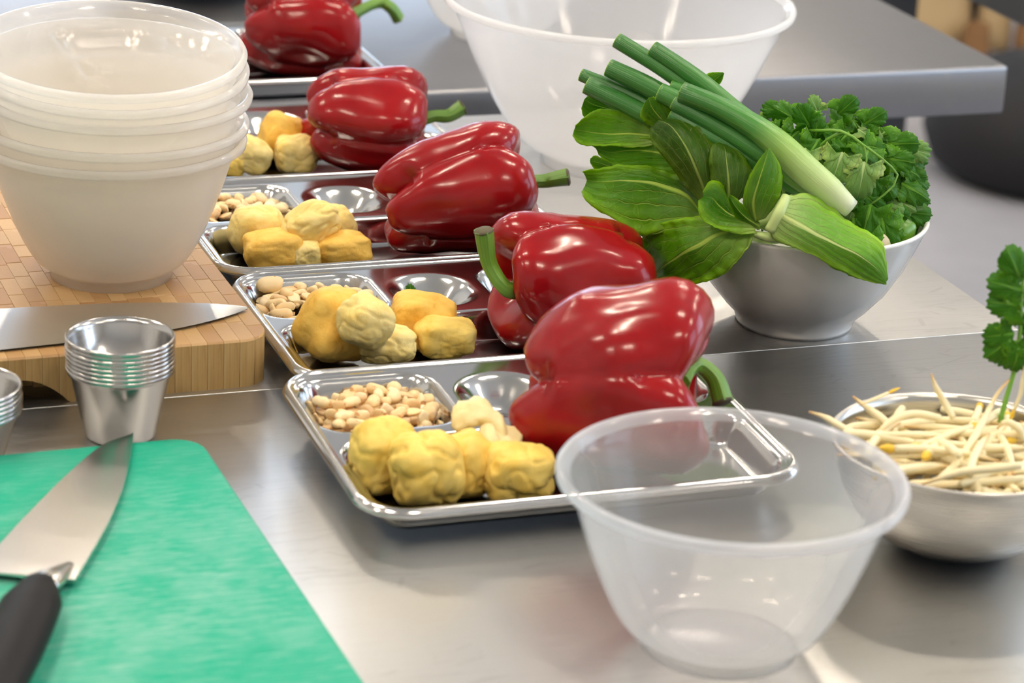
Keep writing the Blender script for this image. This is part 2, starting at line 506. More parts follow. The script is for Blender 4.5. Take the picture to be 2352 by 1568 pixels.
def spl(pts, n):
    """Catmull-Rom through points, n samples"""
    P = [Vector(p) for p in pts]
    if len(P) == 2:
        return [P[0].lerp(P[1], i/(n-1)) for i in range(n)]
    Q = [P[0]*2-P[1]] + P + [P[-1]*2-P[-2]]
    L = [0]
    for a, b in zip(P, P[1:]): L.append(L[-1]+max((b-a).length, 1e-6))
    out = []
    for i in range(n):
        s = L[-1]*i/(n-1)
        k = 0
        while k < len(P)-2 and L[k+1] < s: k += 1
        t = (s-L[k])/(L[k+1]-L[k])
        p0, p1, p2, p3 = Q[k], Q[k+1], Q[k+2], Q[k+3]
        out.append(.5*((2*p1)+(p2-p0)*t+(2*p0-5*p1+4*p2-p3)*t*t+(3*p1-p0-3*p2+p3)*t**3))
    return out
def lerpl(vals, t):
    x = t*(len(vals)-1); i = min(int(x), len(vals)-2); f = x-i
    return vals[i]*(1-f)+vals[i+1]*f
def tube(pts, radii, n=12, seg=10, caps=True, smoothcap=False, ridges=None, flat=1.0):
    C = spl(pts, n)
    V, F, UV = [], [], []
    t0 = (C[1]-C[0]).normalized()
    ref = Vector((0, 0, 1)) if abs(t0.z) < .9 else Vector((1, 0, 0))
    nn = (ref-t0*ref.dot(t0)).normalized()
    for i, p in enumerate(C):
        t = (C[min(i+1, n-1)]-C[max(i-1, 0)]).normalized()
        nn = (nn-t*nn.dot(t)).normalized()
        bb = t.cross(nn)
        r = lerpl(radii, i/(n-1))
        for k in range(seg):
            a = TAU*k/seg
            rr = r*(1+(ridges[1]*math.cos(ridges[0]*a) if ridges else 0))
            V.append(p+nn*rr*math.cos(a)*flat+bb*rr*math.sin(a)); UV.append((k/seg, i/(n-1)))
    for i in range(n-1):
        for k in range(seg):
            k2 = (k+1) % seg
            F.append((i*seg+k, i*seg+k2, (i+1)*seg+k2, (i+1)*seg+k))
    if caps:
        F.append(tuple(reversed(range(seg)))); F.append(tuple((n-1)*seg+k for k in range(seg)))
    return V, F, UV

# ---------------------------------------------------------------- the room
def slab(name, x0, x1, y0, y1, z0, z1, mat):
    V, F = box(x0, x1, y0, y1, z0, z1)
    return structure(link_mesh(name, V, F, mat, None, ((x0+x1)/2, (y0+y1)/2, z0), False))
slab('floor', RX0-10, RX1+10, RY0-10, RY1+10, -TZ-6, -TZ, M['floor'])
slab('ceiling', RX0-10, RX1+10, RY0-10, RY1+10, CEIL, CEIL+8, M['ceiling'])
slab('wall_left', RX0-10, RX0, RY0, RY1, -TZ, CEIL, M['wall'])
def wall_with_openings(name, opens, along_x, front=False):
    lo, hi = (RX0, RX1) if along_x else (RY0, RY1)
    parts = []
    def seg(a, b, z0, z1):
        parts.append(box(a, b, RY0-12 if front else RY1, RY0 if front else RY1+12, z0, z1) if along_x else box(RX1, RX1+12, a, b, z0, z1))
    seg(lo, hi, -TZ, WZ0); seg(lo, hi, WZ1, CEIL)
    cur = lo
    for a, b in opens:
        seg(cur, a, WZ0, WZ1); cur = b
    seg(cur, hi, WZ0, WZ1)
    V, F = join(parts)
    return structure(link_mesh(name, V, F, M['wall'], None, ((lo+hi)/2 if along_x else RX1, (RY0 if front else RY1) if along_x else (lo+hi)/2, -TZ), False))
wall_with_openings('wall_right', WIN_R, False)
wall_with_openings('wall_back', WIN_B, True)
wall_with_openings('wall_front', WIN_F, True, True)
wn = 0
for opens, ax, yy in ((WIN_R, False, 0), (WIN_B, True, RY1+2), (WIN_F, True, RY0-8)):
    for a, b in opens:
        wn += 1
        parts = []
        mids = (a+b)/2
        for s0, s1, z0, z1 in ((a, b, WZ0, WZ0+6), (a, b, WZ1-6, WZ1), (a, a+6, WZ0, WZ1), (b-6, b, WZ0, WZ1), (mids-3, mids+3, WZ0, WZ1), (a, b, 100, 105)):
            parts.append(box(s0, s1, yy, yy+6, z0, z1) if ax else box(RX1+2, RX1+8, s0, s1, z0, z1))
        V, F = join(parts)
        structure(link_mesh('window_%d' % wn, V, F, M['frame'], None, (mids, yy, WZ0) if ax else (RX1, mids, WZ0), False))
for i, (x, y) in enumerate(LAMPS):
    t = thing('ceiling_downlight', 'round warm recessed ceiling downlight out of the picture above', 'lamp', (x, y, CEIL-2), 'paired ceiling downlights')
    V, F = lathe([(9.0, 2.0), (9.5, .6), (9.0, 0), (7.6, .2), (7.6, 2.0)], 24, (x, y, CEIL-2))
    link_mesh('rim', V, F, M['lamp_rim'], t, (x, y, CEIL-2))
    V, F = lathe([(0, .8), (7.6, .8), (7.6, 1.2), (0, 1.2)], 24, (x, y, CEIL-2))
    link_mesh('lens', V, F, M['lamp_on'], t, (x, y, CEIL-2), False)

# ---------------------------------------------------------------- work tables
def table_top(name, pts, z1, th, mat, label, legs, bv=.06):
    org = pts[0]
    t = thing(name, label, 'table', (*tf(*org, 0)[:2], -TZ))
    V = [tf(u, v, z) for z in (z1-th, z1) for u, v in pts]
    n = len(pts)
    F = [tuple(reversed(range(n))), tuple(range(n, 2*n))] + [(i, (i+1) % n, n+(i+1) % n, n+i) for i in range(n)]
    o = link_mesh('worktop', V, F, mat, t, tf(*org, z1), True)
    bevel(o, bv, 3)
    for u, v in legs:
        V, F = box(u-2.2, u+2.2, v-2.2, v+2.2, -TZ, z1-th)
        o = link_mesh('leg', tfs(V), F, M['counter_rear'], t, tf(u, v, -TZ), False)
        bevel(o, .4)
    return t
table_top('steel_worktable', [(-150, -110), (110, -110), (110, -.06), (-150, -.06)], 0, 4.6, M['counter'],
          'long brushed steel worktable in the foreground under trays and bowls', [(-144, -104), (104, -104), (-144, -8), (104, -8)])
table_top('steel_worktable', [(-150, .06), (23.6, .06), (23.6, 57.3), (-150, 57.3)], 0, 4.6, M['counter'],
          'steel worktable behind the seam, carrying the white ceramic bowl', [(-144, 6), (16, 9), (-144, 52), (16, 51)])
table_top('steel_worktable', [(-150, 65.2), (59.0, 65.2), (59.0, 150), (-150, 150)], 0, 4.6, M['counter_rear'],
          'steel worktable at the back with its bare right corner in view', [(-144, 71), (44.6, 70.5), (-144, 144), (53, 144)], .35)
# dark counter at the upper right and what stands below it
t = thing('dark_counter', 'dark grey counter cut off at the upper right corner', 'counter', (110, 190, -TZ))
V, F = box(77, 160, 60, 190, -4, 0)
o = link_mesh('worktop', tfs(V), F, M['dark_top'], t, tf(77, 60, -4), False); bevel(o, .3)
for u, v in ((156, 64), (156, 186), (110, 186)):
    V, F = box(u-3, u+3, v-3, v+3, -TZ, -4)
    link_mesh('leg', tfs(V), F, M['dark_top'], t, tf(u, v, -TZ), False)
def sack(x, y, wx, wy, h, mat, label, cat, name, z=-TZ):
    n, k = 40, 14
    V, F = [], []
    for j in range(k):
        f = j/(k-1)
        for i in range(n):
            a = TAU*i/n
            ca, sa = math.cos(a), math.sin(a)
            e = .45
            r = 1-.12*f*f
            px = math.copysign(abs(ca)**e, ca)*wx*r; py = math.copysign(abs(sa)**e, sa)*wy*r*(1-.35*f)
            d = noise.noise(Vector((x+px*.08, y+py*.08, f*4)))*wx*.16
            V.append((x+px+d*ca, y+py+d*sa, z+h*f+noise.noise(Vector((px*.1, py*.1, 7)))*h*.05*(f > .9)))
    for j in range(k-1):
        for i in range(n):
            i2 = (i+1) % n
            F.append((j*n+i, j*n+i2, (j+1)*n+i2, (j+1)*n+i))
    F.append(tuple(reversed(range(n)))); F.append(tuple((k-1)*n+i for i in range(n)))
    o = link_mesh(name, V, F, mat, None, (x, y, z), True)
    tag(o, label, cat)
    return o
sack(94, 466, 9.5, 9, 30, M['sack'], 'broad pale brown paper sack on the floor beyond the right corner of the back table', 'sack', 'paper_sack')
sack(108.5, 459, 3.6, 4.5, 30, M['sack'], 'narrow pale brown paper sack on the floor near the right edge', 'sack', 'paper_sack')
sack(103.5, 452, 3.0, 3, 7, M['sack_dark'], 'low dark brown carton on the floor between the paper sacks', 'carton', 'carton')
sack(115, 452, 2.6, 3, 14, M['sack_dark'], 'small rust brown carton on the floor at the right edge', 'carton', 'carton')
sack(106, 482, 5, 6, 30, M['black_soft'], 'tall thin black filler added for the dark gap between the paper sacks', 'gap_filler', 'gap_filler')  # black shape added to stand in for the shaded gap between the sacks
# black rounded floor machine
bx, by = 107, 356
t = thing('floor_vacuum', 'round black floor vacuum with a red button under the back table', 'vacuum', (bx, by, -TZ))
prof = [(0, 0), (22, 0), (26, 2.5), (28, 8), (27, 14), (23, 19), (15, 22), (0, 23)]
V, F = lathe(prof, 64, (bx, by, -TZ))
link_mesh('body', V, F, M['black_soft'], t, (bx, by, -TZ))
V, F = lathe([(0, 0), (2.2, 0), (2.2, 1.0), (1.4, 1.8), (0, 2)], 20, (0, 0, 0), Matrix.Rotation(math.radians(80), 4, 'X').to_3x3())
o = link_mesh('button', [Vector(p)+Vector((104, 328.4, -77)) for p in V], F, M['red'], t, (104, 328.4, -77))
o['label'] = 'small red button'

# ---------------------------------------------------------------- trays
TW, TD = 26.6, 20.2
def rrect(x, y, cx, cy, hx, hy, r):
    qx, qy = abs(x-cx)-hx+r, abs(y-cy)-hy+r
    return math.hypot(max(qx, 0), max(qy, 0))+min(max(qx, qy), 0)-r
def sstep(t):
    t = max(0., min(1., t)); return t*t*(3-2*t)
def tray_mesh():
    def axis(L):
        e = [0, .07, .16, .27, .38, .5, .62, .78]
        n = int(round((L-1.56)/.20))
        return e[:-1]+[.78+(L-1.56)*i/n for i in range(n+1)]+[L-x for x in reversed(e[:-1])]
    X, Y = axis(TW), axis(TD)
    R = 3.0
    V, F = [], []
    nx, ny = len(X), len(Y)
    def hz(x, y):
        d = -rrect(x, y, TW/2, TD/2, TW/2, TD/2, R)          # distance in from the outer edge
        z = 2.08
        if d < .62: z = 2.08+.24*max(0, math.sin(PI*max(0, min(1, d/.62))))**.9-.10*(1-d/.62)
        dep = 0
        def comp(s, wall, depth):
            nonlocal dep
            dep = max(dep, depth*sstep(-s/wall))
        comp(rrect(x, y, 5.0, 15.0, 4.35, 3.95, 2.0), 1.15, 1.72)
        comp(rrect(x, y, 12.95, 14.55, 3.05, 3.35, 2.9), 2.3, 1.72)
        comp(rrect(x, y, 21.0, 14.7, 4.55, 3.75, 2.4), 1.6, 1.72)
        comp(rrect(x, y, TW/2, 5.45, 12.4, 4.7, 2.2), 1.15, 1.74)
        return z-dep
    for y in Y:
        for x in X:
            qx, qy = abs(x-TW/2)-(TW/2-R), abs(y-TD/2)-(TD/2-R)
            px, py = x, y
            if qx > 0 and qy > 0:
                qx /= R; qy /= R
                mm, nn = max(qx, qy), math.hypot(qx, qy)
                px = TW/2+math.copysign(TW/2-R+R*qx*mm/nn, x-TW/2); py = TD/2+math.copysign(TD/2-R+R*qy*mm/nn, y-TD/2)
            V.append((px, py, hz(px, py)))
    for j in range(ny-1):
        for i in range(nx-1):
            F.append((j*nx+i, j*nx+i+1, (j+1)*nx+i+1, (j+1)*nx+i))
    # rolled lip round the border
    loop = [i for i in range(nx)]+[j*nx+nx-1 for j in range(1, ny)]+[(ny-1)*nx+i for i in range(nx-2, -1, -1)]+[j*nx for j in range(ny-2, 0, -1)]
    prev = loop
    for off, dz in ((.05, -.10), (.03, -.22), (-.12, -.30)):
        cur = []
        for q in loop:
            x, y, z = V[q]
            cx = min(max(x, R), TW-R); cy = min(max(y, R), TD-R)
            d = Vector((x-cx, y-cy))
            if d.length < 1e-6: d = Vector((0, 0))
            else: d.normalize()
            V.append((x+d.x*off, y+d.y*off, z+dz)); cur.append(len(V)-1)
        n = len(loop)
        for i in range(n):
            F.append((prev[(i+1) % n], prev[i], cur[i], cur[(i+1) % n]))
        prev = cur
    me = bpy.data.meshes.new('tray')
    me.from_pydata([Vector(p)*.01 for p in V], [], F)
    me.polygons.foreach_set('use_smooth', [True]*len(me.polygons))
    me.materials.append(M['tray'])
    me.update()
    return me
TM = tray_mesh()
TRAYS = [  # (u0, v0, tilt deg, label)
    (-30.1, -24.5, 2.0, 'polished steel compartment tray nearest the camera, partly behind the clear bowl'),
    (-28.2, -4.35, 0., 'second nearest steel compartment tray, beside the wooden board corner'),
    (-28.4, 15.95, 0., 'steel compartment tray beside the stacked bowls, middle of the row of five'),
    (-29.0, 36.3, 0., 'second farthest steel compartment tray, half hidden behind the stacked bowls'),
    (-28.2, 62.9, 0., 'farthest steel compartment tray at the top edge of the picture'),
]
TMAT = []
for u0, v0, tilt, lab in TRAYS:
    o = bpy.data.objects.new('compartment_tray', TM)
    COL.objects.link(o)
    o.location = w3(tf(u0, v0, 0.0))
    mm = Matrix.Translation(o.location) @ Matrix.Rotation(TA, 4, 'Z') @ Matrix.Rotation(math.radians(tilt), 4, 'X')
    o.matrix_world = mm
    TMAT.append(mm)
    solid(o, .07, -1)
    tag(o, lab, 'tray', 'steel trays in a row')
def tl(k, a, b, z):                 # tray-local cm to world metres
    return TMAT[k] @ Vector((a*.01, b*.01, z*.01))

# ---------------------------------------------------------------- peppers
def pepper_mesh(L, D, lobes, seed, squeeze=1.0, turn=None, low=0., taper=.88):
    rnd = random.Random(seed)
    n, k = 108, 48
    # profile from stem dimple to blossom dimple: (radius fraction, height fraction, lobing)
    pr = [(.0, .80, 0), (.12, .80, .1), (.24, .84, .5), (.40, .93, .8), (.58, .985, 1), (.76, .99, 1), (.90, .94, 1), (.985, .84, 1), (1.0, .72, 1), (.985, .58, 1), (.96, .44, 1), (.93, .30, 1.1),
          (.88, .18, 1.2), (.78, .075, 1.3), (.62, .015, 1.3), (.46, .01, 1.2), (.30, .05, .9), (.15, .10, .5), (.0, .12, 0)]
    prs = spl([(a, b, c) for a, b, c in pr], k)
    angs, a = [], rnd.random()*TAU
    ws = [1+rnd.uniform(-.16, .16) for _ in range(lobes)]
    sw = sum(ws); cur = 0
    for wgt in ws:
        angs.append((cur+wgt/2)/sw*TAU); cur += wgt
    half = [wgt/sw*PI for wgt in ws]
    amp = [1+rnd.uniform(-.10, .07) for _ in range(lobes)]
    endz = [rnd.uniform(-.07, .05) for _ in range(lobes)]
    dep = [rnd.uniform(.10, .17) for _ in range(lobes)]
    back = -1
    if turn is not None and low:               # the lobe turned away from the stem's fall line sits lower
        back = max(range(lobes), key=lambda j: (turn @ Vector((math.cos(angs[j]), math.sin(angs[j]), 0))).y)
    V, F = [], []
    for q, pf in enumerate(prs):
        rf, zf, lb = max(pf.x, 0), pf.y, pf.z
        for i in range(n):
            th = TAU*i/n
            li, dd = 0, 9
            for j in range(lobes):
                d = (th-angs[j]+PI) % TAU-PI
                if abs(d)/half[j] < abs(dd): li, dd = j, d/half[j]
            g = 1-abs(dd)                      # 0 in the groove
            gr = (1-min(1, g/.75))**1.8        # groove sharpness
            bul = max(0, math.cos(dd*PI/2))**.5 if abs(dd) < 1 else 0
            nb = li
            r = 1-dep[li]*gr*lb*(.40+.75*abs(zf-.5)*2)-.05*(1-bul)*lb
            am = 1+(amp[li]-1)*sstep(g/.5)
            z = zf+(endz[li]*sstep(g/.6) if zf < .4 else 0)*(1 if zf < .25 else (.4-zf)/.15)
            if zf > .75: z += -.10*gr*lb*(1 if rf > .25 else rf*4)
            if zf < .2: z += .10*gr*lb*(1 if rf > .25 else rf*4)
            if li == back:
                e = sstep(g/.7)
                z -= low*e*max(0, zf-.4)/.6*min(1, rf*2); r *= 1-.10*e
            p = Vector((rf*r*am*D/2*math.cos(th)*squeeze, rf*r*am*D/2*math.sin(th)/squeeze, (z-.5)*L))
            tp = taper+(1-taper)*max(0, min(1, zf*1.5))
            p.x *= tp; p.y *= tp
            nz = noise.noise(p*.28+Vector((seed*3.1, 0, 0)))*.05*D+noise.noise(p*.75+Vector((0, seed, 0)))*.010*D
            s = min(1, rf*1.6)
            p += Vector((math.cos(th), math.sin(th), 0))*nz*s
            V.append(p)
    for q in range(k-1):
        for i in range(n):
            j = (i+1) % n
            F.append((q*n+j, q*n+i, (q+1)*n+i, (q+1)*n+j))
    return V, F
def pepper(centre, axis, spin, L, D, lobes, seed, label, stem, cut='stem_cut', squeeze=1., floor=.50, taper=.88, low=0., stem_r=(.75, .52, .45, .52, .62)):
    ax = Vector(axis).normalized()
    R = ax.to_track_quat('Z', 'Y').to_matrix() @ Matrix.Rotation(spin, 3, 'Z')
    V, F = pepper_mesh(L, D, lobes, seed, squeeze, R, low, taper)
    V = [R @ p for p in V]
    zmin = min(p.z for p in V)
    c = Vector((centre[0], centre[1], floor-zmin))
    base = (c.x, c.y, floor)
    t = thing('red_bell_pepper', label, 'bell pepper', base, 'red bell peppers on the trays')
    link_mesh('body', [p+c for p in V], F, M['pepper'], t, c)
    s0 = c+ax*(.80-.5)*L*.98
    # calyx: a lobed green cap in the dimple
    W, G = [], []
    n = 30
    Rc = ax.to_track_quat('Z', 'Y').to_matrix()
    for j, (r, z) in enumerate(((.0, .30), (.5, .30), (.95, .16), (1.35, .20), (1.5, .42))):
        for i in range(n):
            a = TAU*i/n
            rr = r*(1+.16*math.cos(5*a)*(j/4))
            W.append(s0+Rc @ Vector((rr*math.cos(a), rr*math.sin(a), z)))
    for j in range(4):
        for i in range(n):
            i2 = (i+1) % n
            G.append((j*n+i, j*n+i2, (j+1)*n+i2, (j+1)*n+i))
    o = link_mesh('calyx', W, G, M['stem'], t, s0, True, [(i % n/n, i//n/5) for i in range(len(W))])
    solid(o, .12)
    pts = [s0+ax*.05]+[Vector(p) for p in stem]
    V, F, UV = tube(pts, stem_r, 22, 14, True, ridges=(5, .07))
    o = link_mesh('stem', V, F, M['stem'], t, s0, True, UV)
    autosmooth(o, 50)
    d = (pts[-1]-pts[-2]).normalized()
    V, F, UV = tube([pts[-1]-d*.12, pts[-1]+d*.03, pts[-1]+d*.10], [stem_r[-1]*1.04, stem_r[-1]*1.02, stem_r[-1]*.7], 6, 14)
    cc = link_mesh('cut_end', V, F, M[cut], o, pts[-1], True) if False else None
    V2 = V
    o['_o'] = tuple(s0)
    cc = link_mesh('cut_end', V2, F, M[cut], o, pts[-1], True)
    return t
pepper((6.34, -21.34, 6.00), (.94, -.26, .17), .55, 11.4, 11.8, 3, 3,
       'large glossy red bell pepper on the nearest tray, its stem curling down behind clear bowl',
       [(10.72, -19.10, 6.20), (11.90, -18.97, 5.40), (12.46, -19.81, 4.20)], squeeze=1.06, low=.17)
pepper((3.71, -0.98, 4.60), (-.93, -.36, .02), 1.42, 10.4, 9.1, 3, 11,
       'dark red bell pepper with a tall curved green stem pointing left, on the second tray',
       [(-0.33, -4.88, 5.20), (-1.66, -4.24, 6.60), (-2.17, -4.40, 9.00)], cut='stem_cut', stem_r=(.72, .55, .48, .52, .62))
pepper((-4.26, 16.02, 5.20), (.94, .16, .28), 3.87, 10.6, 9.3, 3, 23,
       'red bell pepper with a straight brown-tipped stem, on the middle tray',
       [(1.38, 17.92, 5.60), (2.45, 17.99, 5.80), (3.40, 18.04, 6.00)], taper=.84)
pepper((-12.06, 34.47, 5.20), (.97, .05, -.02), 1.685, 9.3, 9.0, 4, 5,
       'bright red blocky bell pepper on the second farthest tray beside tofu puffs',
       [(-7.14, 35.40, 5.00), (-5.88, 35.89, 5.00), (-4.78, 36.45, 5.60)], squeeze=.96)
pepper((-19.41, 61.86, 5.60), (.97, .05, .03), .985, 10.2, 9.9, 4, 31,
       'deep red bell pepper at the top edge, its pale-tipped stem drooping right',
       [(-13.44, 65.40, 6.50), (-12.19, 65.64, 6.20), (-11.42, 66.27, 5.00)], cut='stem_cut_pale', stem_r=(.7, .5, .45, .5, .55))

# ---------------------------------------------------------------- tofu puffs
def puff_mesh(w, d, h, seed, boxy=.42, wrinkle=.5, fold=0):
    bm = bmesh.new()
    bmesh.ops.create_icosphere(bm, subdivisions=5, radius=1)
    off = Vector((seed*1.7, seed*.9, seed*2.3))
    V = []
    for v in bm.verts:
        p = v.co.copy()
        q = Vector([math.copysign(abs(c)**boxy, c) for c in p])
        ln = max(abs(q.x), abs(q.y), abs(q.z))
        q = p/((abs(p.x)**4.2+abs(p.y)**4.2+abs(p.z)**4.2)**(1/4.2))
        q = q.lerp(p, boxy)
        n1 = noise.noise(q*1.25+off)*.16
        rg = (1-abs(noise.noise(q*1.6+off*2))*2.6)
        wr = -max(0, rg-.60)**1.2*.27*wrinkle
        n2 = noise.noise(q*5.0+off)*.022+noise.noise(q*11+off)*.008
        s = 1+n1+wr+n2
        V.append(Vector((q.x*s*w/2, q.y*s*d/2, q.z*s*h/2)))
    F = [tuple(v.index for v in f.verts) for f in bm.faces]
    bm.free()
    return V, F
def puff(c, w, d, h, seed, mat, label, rz=0, ry=0, rx=0, boxy=.45, wrinkle=.5, zmin=None, name='tofu_puff'):
    V, F = puff_mesh(w, d, h, seed, boxy, wrinkle)
    R = (Matrix.Rotation(rz, 3, 'Z') @ Matrix.Rotation(ry, 3, 'Y') @ Matrix.Rotation(rx, 3, 'X'))
    V = [R @ p for p in V]
    lo = min(p.z for p in V)
    cz = c[2] if zmin is None else zmin-lo
    cc = Vector((c[0], c[1], cz))
    o = link_mesh(name, [p+cc for p in V], F, M[mat], None, (cc.x, cc.y, cc.z+lo))
    return tag(o, label, 'tofu puff', 'fried tofu puffs on the trays')
G1 = .45
puff((-6.79, -26.80, 2.70), 4.1, 3.6, 4.4, 1, 'tofu_yellow', 'yellow tofu puff at the left end of the nearest tray', .5, .1, 0, .5, .9, G1)
puff((-4.45, -28.39, 2.50), 4.1, 3.5, 4.4, 2, 'tofu_yellow', 'wrinkled yellow tofu puff in front on the nearest tray', .2, -.1, .15, .55, 1.2, G1)
puff((-2.29, -26.49, 2.40), 3.4, 3.4, 3.8, 3, 'tofu_yellow', 'deep yellow tofu puff behind the others on the nearest tray', .9, .2, 0, .6, .8, G1)
puff((0.68, -26.89, 2.10), 4.0, 3.4, 3.3, 4, 'tofu_yellow', 'square yellow tofu puff rightmost on the nearest tray', .42, 0, 0, .3, .9, G1)
puff((-11.25, -6.19, 2.60), 4.4, 4.2, 4.6, 6, 'tofu_gold', 'large golden brown tofu puff leaning left on the second tray', .8, .35, 0, .35, .3, G1)
puff((-5.90, -2.57, 2.00), 4.4, 3.4, 3.3, 8, 'tofu_gold', 'golden brown tofu puff at the back of the second tray', .3, .12, 0, .3, .3, G1)
puff((-7.90, -6.36, 1.50), 3.9, 3.0, 2.4, 9, 'tofu_pale', 'low pale tofu puff in front on the second tray', .3, 0, 0, .6, .8, G1)
puff((-4.28, -4.65, 1.60), 3.8, 2.8, 2.5, 10, 'tofu_yellow', 'small yellow brick shaped tofu puff rightmost on the second tray', .3, 0, 0, .22, .35, G1)
puff((-18.24, 13.64, 2.20), 3.9, 3.4, 3.6, 12, 'tofu_pale', 'pale round tofu puff at the left of the middle tray', .4, 0, 0, .6, .5, G1)
puff((-13.06, 15.21, 2.30), 3.3, 3.0, 3.3, 13, 'tofu_pale', 'pale yellow tofu puff behind the folded one on the middle tray', .6, 0, 0, .6, .6, G1)
puff((-16.77, 10.67, 1.60), 4.2, 2.9, 2.6, 15, 'tofu_gold', 'golden brick shaped tofu puff front left on the middle tray', .36, 0, 0, .22, .25, G1)
puff((-12.05, 11.95, 1.50), 4.1, 2.7, 2.3, 16, 'tofu_gold', 'golden brick shaped tofu puff front right on the middle tray', .36, 0, 0, .22, .3, G1)
puff((-14.62, 10.87, 1.40), 2.4, 2.4, 2.2, 17, 'tofu_pale', 'tofu puff wedged between the two golden ones on the middle tray', .1, 0, 0, .5, .5, G1)
puff((-18.58, 36.07, 2.30), 3.9, 3.4, 3.6, 18, 'tofu_gold', 'golden tofu puff behind the pale ones on the second farthest tray', .6, .4, 0, .4, .3, G1)
puff((-17.28, 33.84, 1.90), 3.4, 2.8, 3.0, 19, 'tofu_pale', 'pale upright tofu puff beside the blocky pepper on the second farthest tray', .35, 0, 0, .35, .6, G1)
puff((-20.60, 32.26, 1.80), 2.9, 2.6, 2.7, 20, 'tofu_pale', 'pale tofu puff next to the rims of the stacked bowls', .2, .5, 0, .3, .7, G1)
puff((-22.14, 31.81, 1.40), 2.4, 2.2, 2.0, 21, 'tofu_yellow', 'small yellow tofu puff peeking out behind the stacked bowls', .2, .2, 0, .4, .6, G1)
def torn(pts, th, wdt, seed, label, mat):
    """a torn-open puff: a thick curled sheet following the points, ragged at its rim"""
    n, mseg = 44, 26
    C = spl(pts, n)
    V, F = [], []
    for i in range(n):
        f = i/(n-1)
        t = (C[min(i+1, n-1)]-C[max(i-1, 0)]).normalized()
        side = Vector((-.30, .92, .25)).normalized()
        nn = t.cross(side).normalized()
        ew = (max(0.0, 1-(2*f-1)**4))**.5
        for k in range(mseg):
            a = TAU*k/mseg
            ca, sa = math.cos(a), math.sin(a)
            px = math.copysign(abs(ca)**.7, ca)*wdt/2*ew; pn = math.copysign(abs(sa)**.8, sa)*th/2*(.25+.75*ew)
            q = C[i]+side*px+nn*pn
            q += (side*ca+nn*sa)*(noise.noise(q*1.1+Vector((seed, 0, 0)))*.28+noise.noise(q*3.2)*.13+noise.noise(q*8)*.05)
            V.append(q)
    for i in range(n-1):
        for k in range(mseg):
            k2 = (k+1) % mseg
            F.append((i*mseg+k, i*mseg+k2, (i+1)*mseg+k2, (i+1)*mseg+k))
    F.append(tuple(reversed(range(mseg)))); F.append(tuple((n-1)*mseg+k for k in range(mseg)))
    o = link_mesh('tofu_puff', V, F, M[mat], None, min(V, key=lambda p: p.z))
    return tag(o, label, 'tofu puff', 'fried tofu puffs on the trays')
torn([(-2.91, -23.86, 3.20), (-2.61, -23.48, 4.00), (-1.43, -23.34, 4.20), (-0.63, -24.20, 3.60), (-1.09, -24.92, 3.20), (0.88, -23.83, 3.00)], 1.1, 2.2, 4,
     'torn open tofu puff showing its spongy crumb on the nearest tray', 'tofu_crumb')
puff((-9.22, -8.34, 3.90), 3.9, 2.9, 3.3, 27, 'tofu_pale', 'torn pale tofu puff lying on top of the second tray pile', .5, .5, .2, .75, .55)
puff((-14.43, 12.39, 3.20), 4.3, 3.0, 3.0, 33, 'tofu_pale', 'pale folded tofu puff in the centre of the middle tray', .3, -.45, .1, .8, 1.1)
# ---------------------------------------------------------------- cashews
def nut_shape(kind, seed):
    rnd = random.Random(seed)
    V, F = [], []
    n, k = 12, 10
    arc = rnd.uniform(1.5, 2.4) if kind != 'chunk' else .6
    R = .62*rnd.uniform(.9, 1.1)
    for i in range(n):
        f = i/(n-1)
        a = (f-.5)*arc
        cx, cy = R*math.sin(a), R*math.cos(a)-R*.8
        w = .36*max(.02, 1-(2*f-1)**4*(.98))**.55*(.85+.3*f)*(1.15 if kind == 'chunk' else 1)
        for q in range(k):
            b = TAU*q/k
            rr, zz = w*math.cos(b), w*.82*math.sin(b)
            if kind == 'half' and zz < 0: zz *= .12
            d = 1+.10*noise.noise(Vector((cx*2+seed, rr*3, zz*3)))
            if kind == 'chunk': d += .5*noise.noise(Vector((cx*1.5, rr*2+seed, zz*2)))
            V.append(((cx+rr*math.sin(a))*d, (cy+rr*math.cos(a))*d, zz*d+.28))
    for i in range(n-1):
        for q in range(k):
            q2 = (q+1) % k
            F.append((i*k+q, i*k+q2, (i+1)*k+q2, (i+1)*k+q))
    F.append(tuple(reversed(range(k)))); F.append(tuple((n-1)*k+q for q in range(k)))
    me = bpy.data.meshes.new('cashew_'+kind)
    me.from_pydata([Vector(p)*.01 for p in V], [], F)
    me.polygons.foreach_set('use_smooth', [True]*len(me.polygons))
    me.materials.append(M['nut']); me.update()
    return me
NUTS = [nut_shape(kd, i*3+1) for i, kd in enumerate(['whole', 'half', 'half', 'half', 'chunk', 'chunk', 'half', 'whole', 'chunk'])]
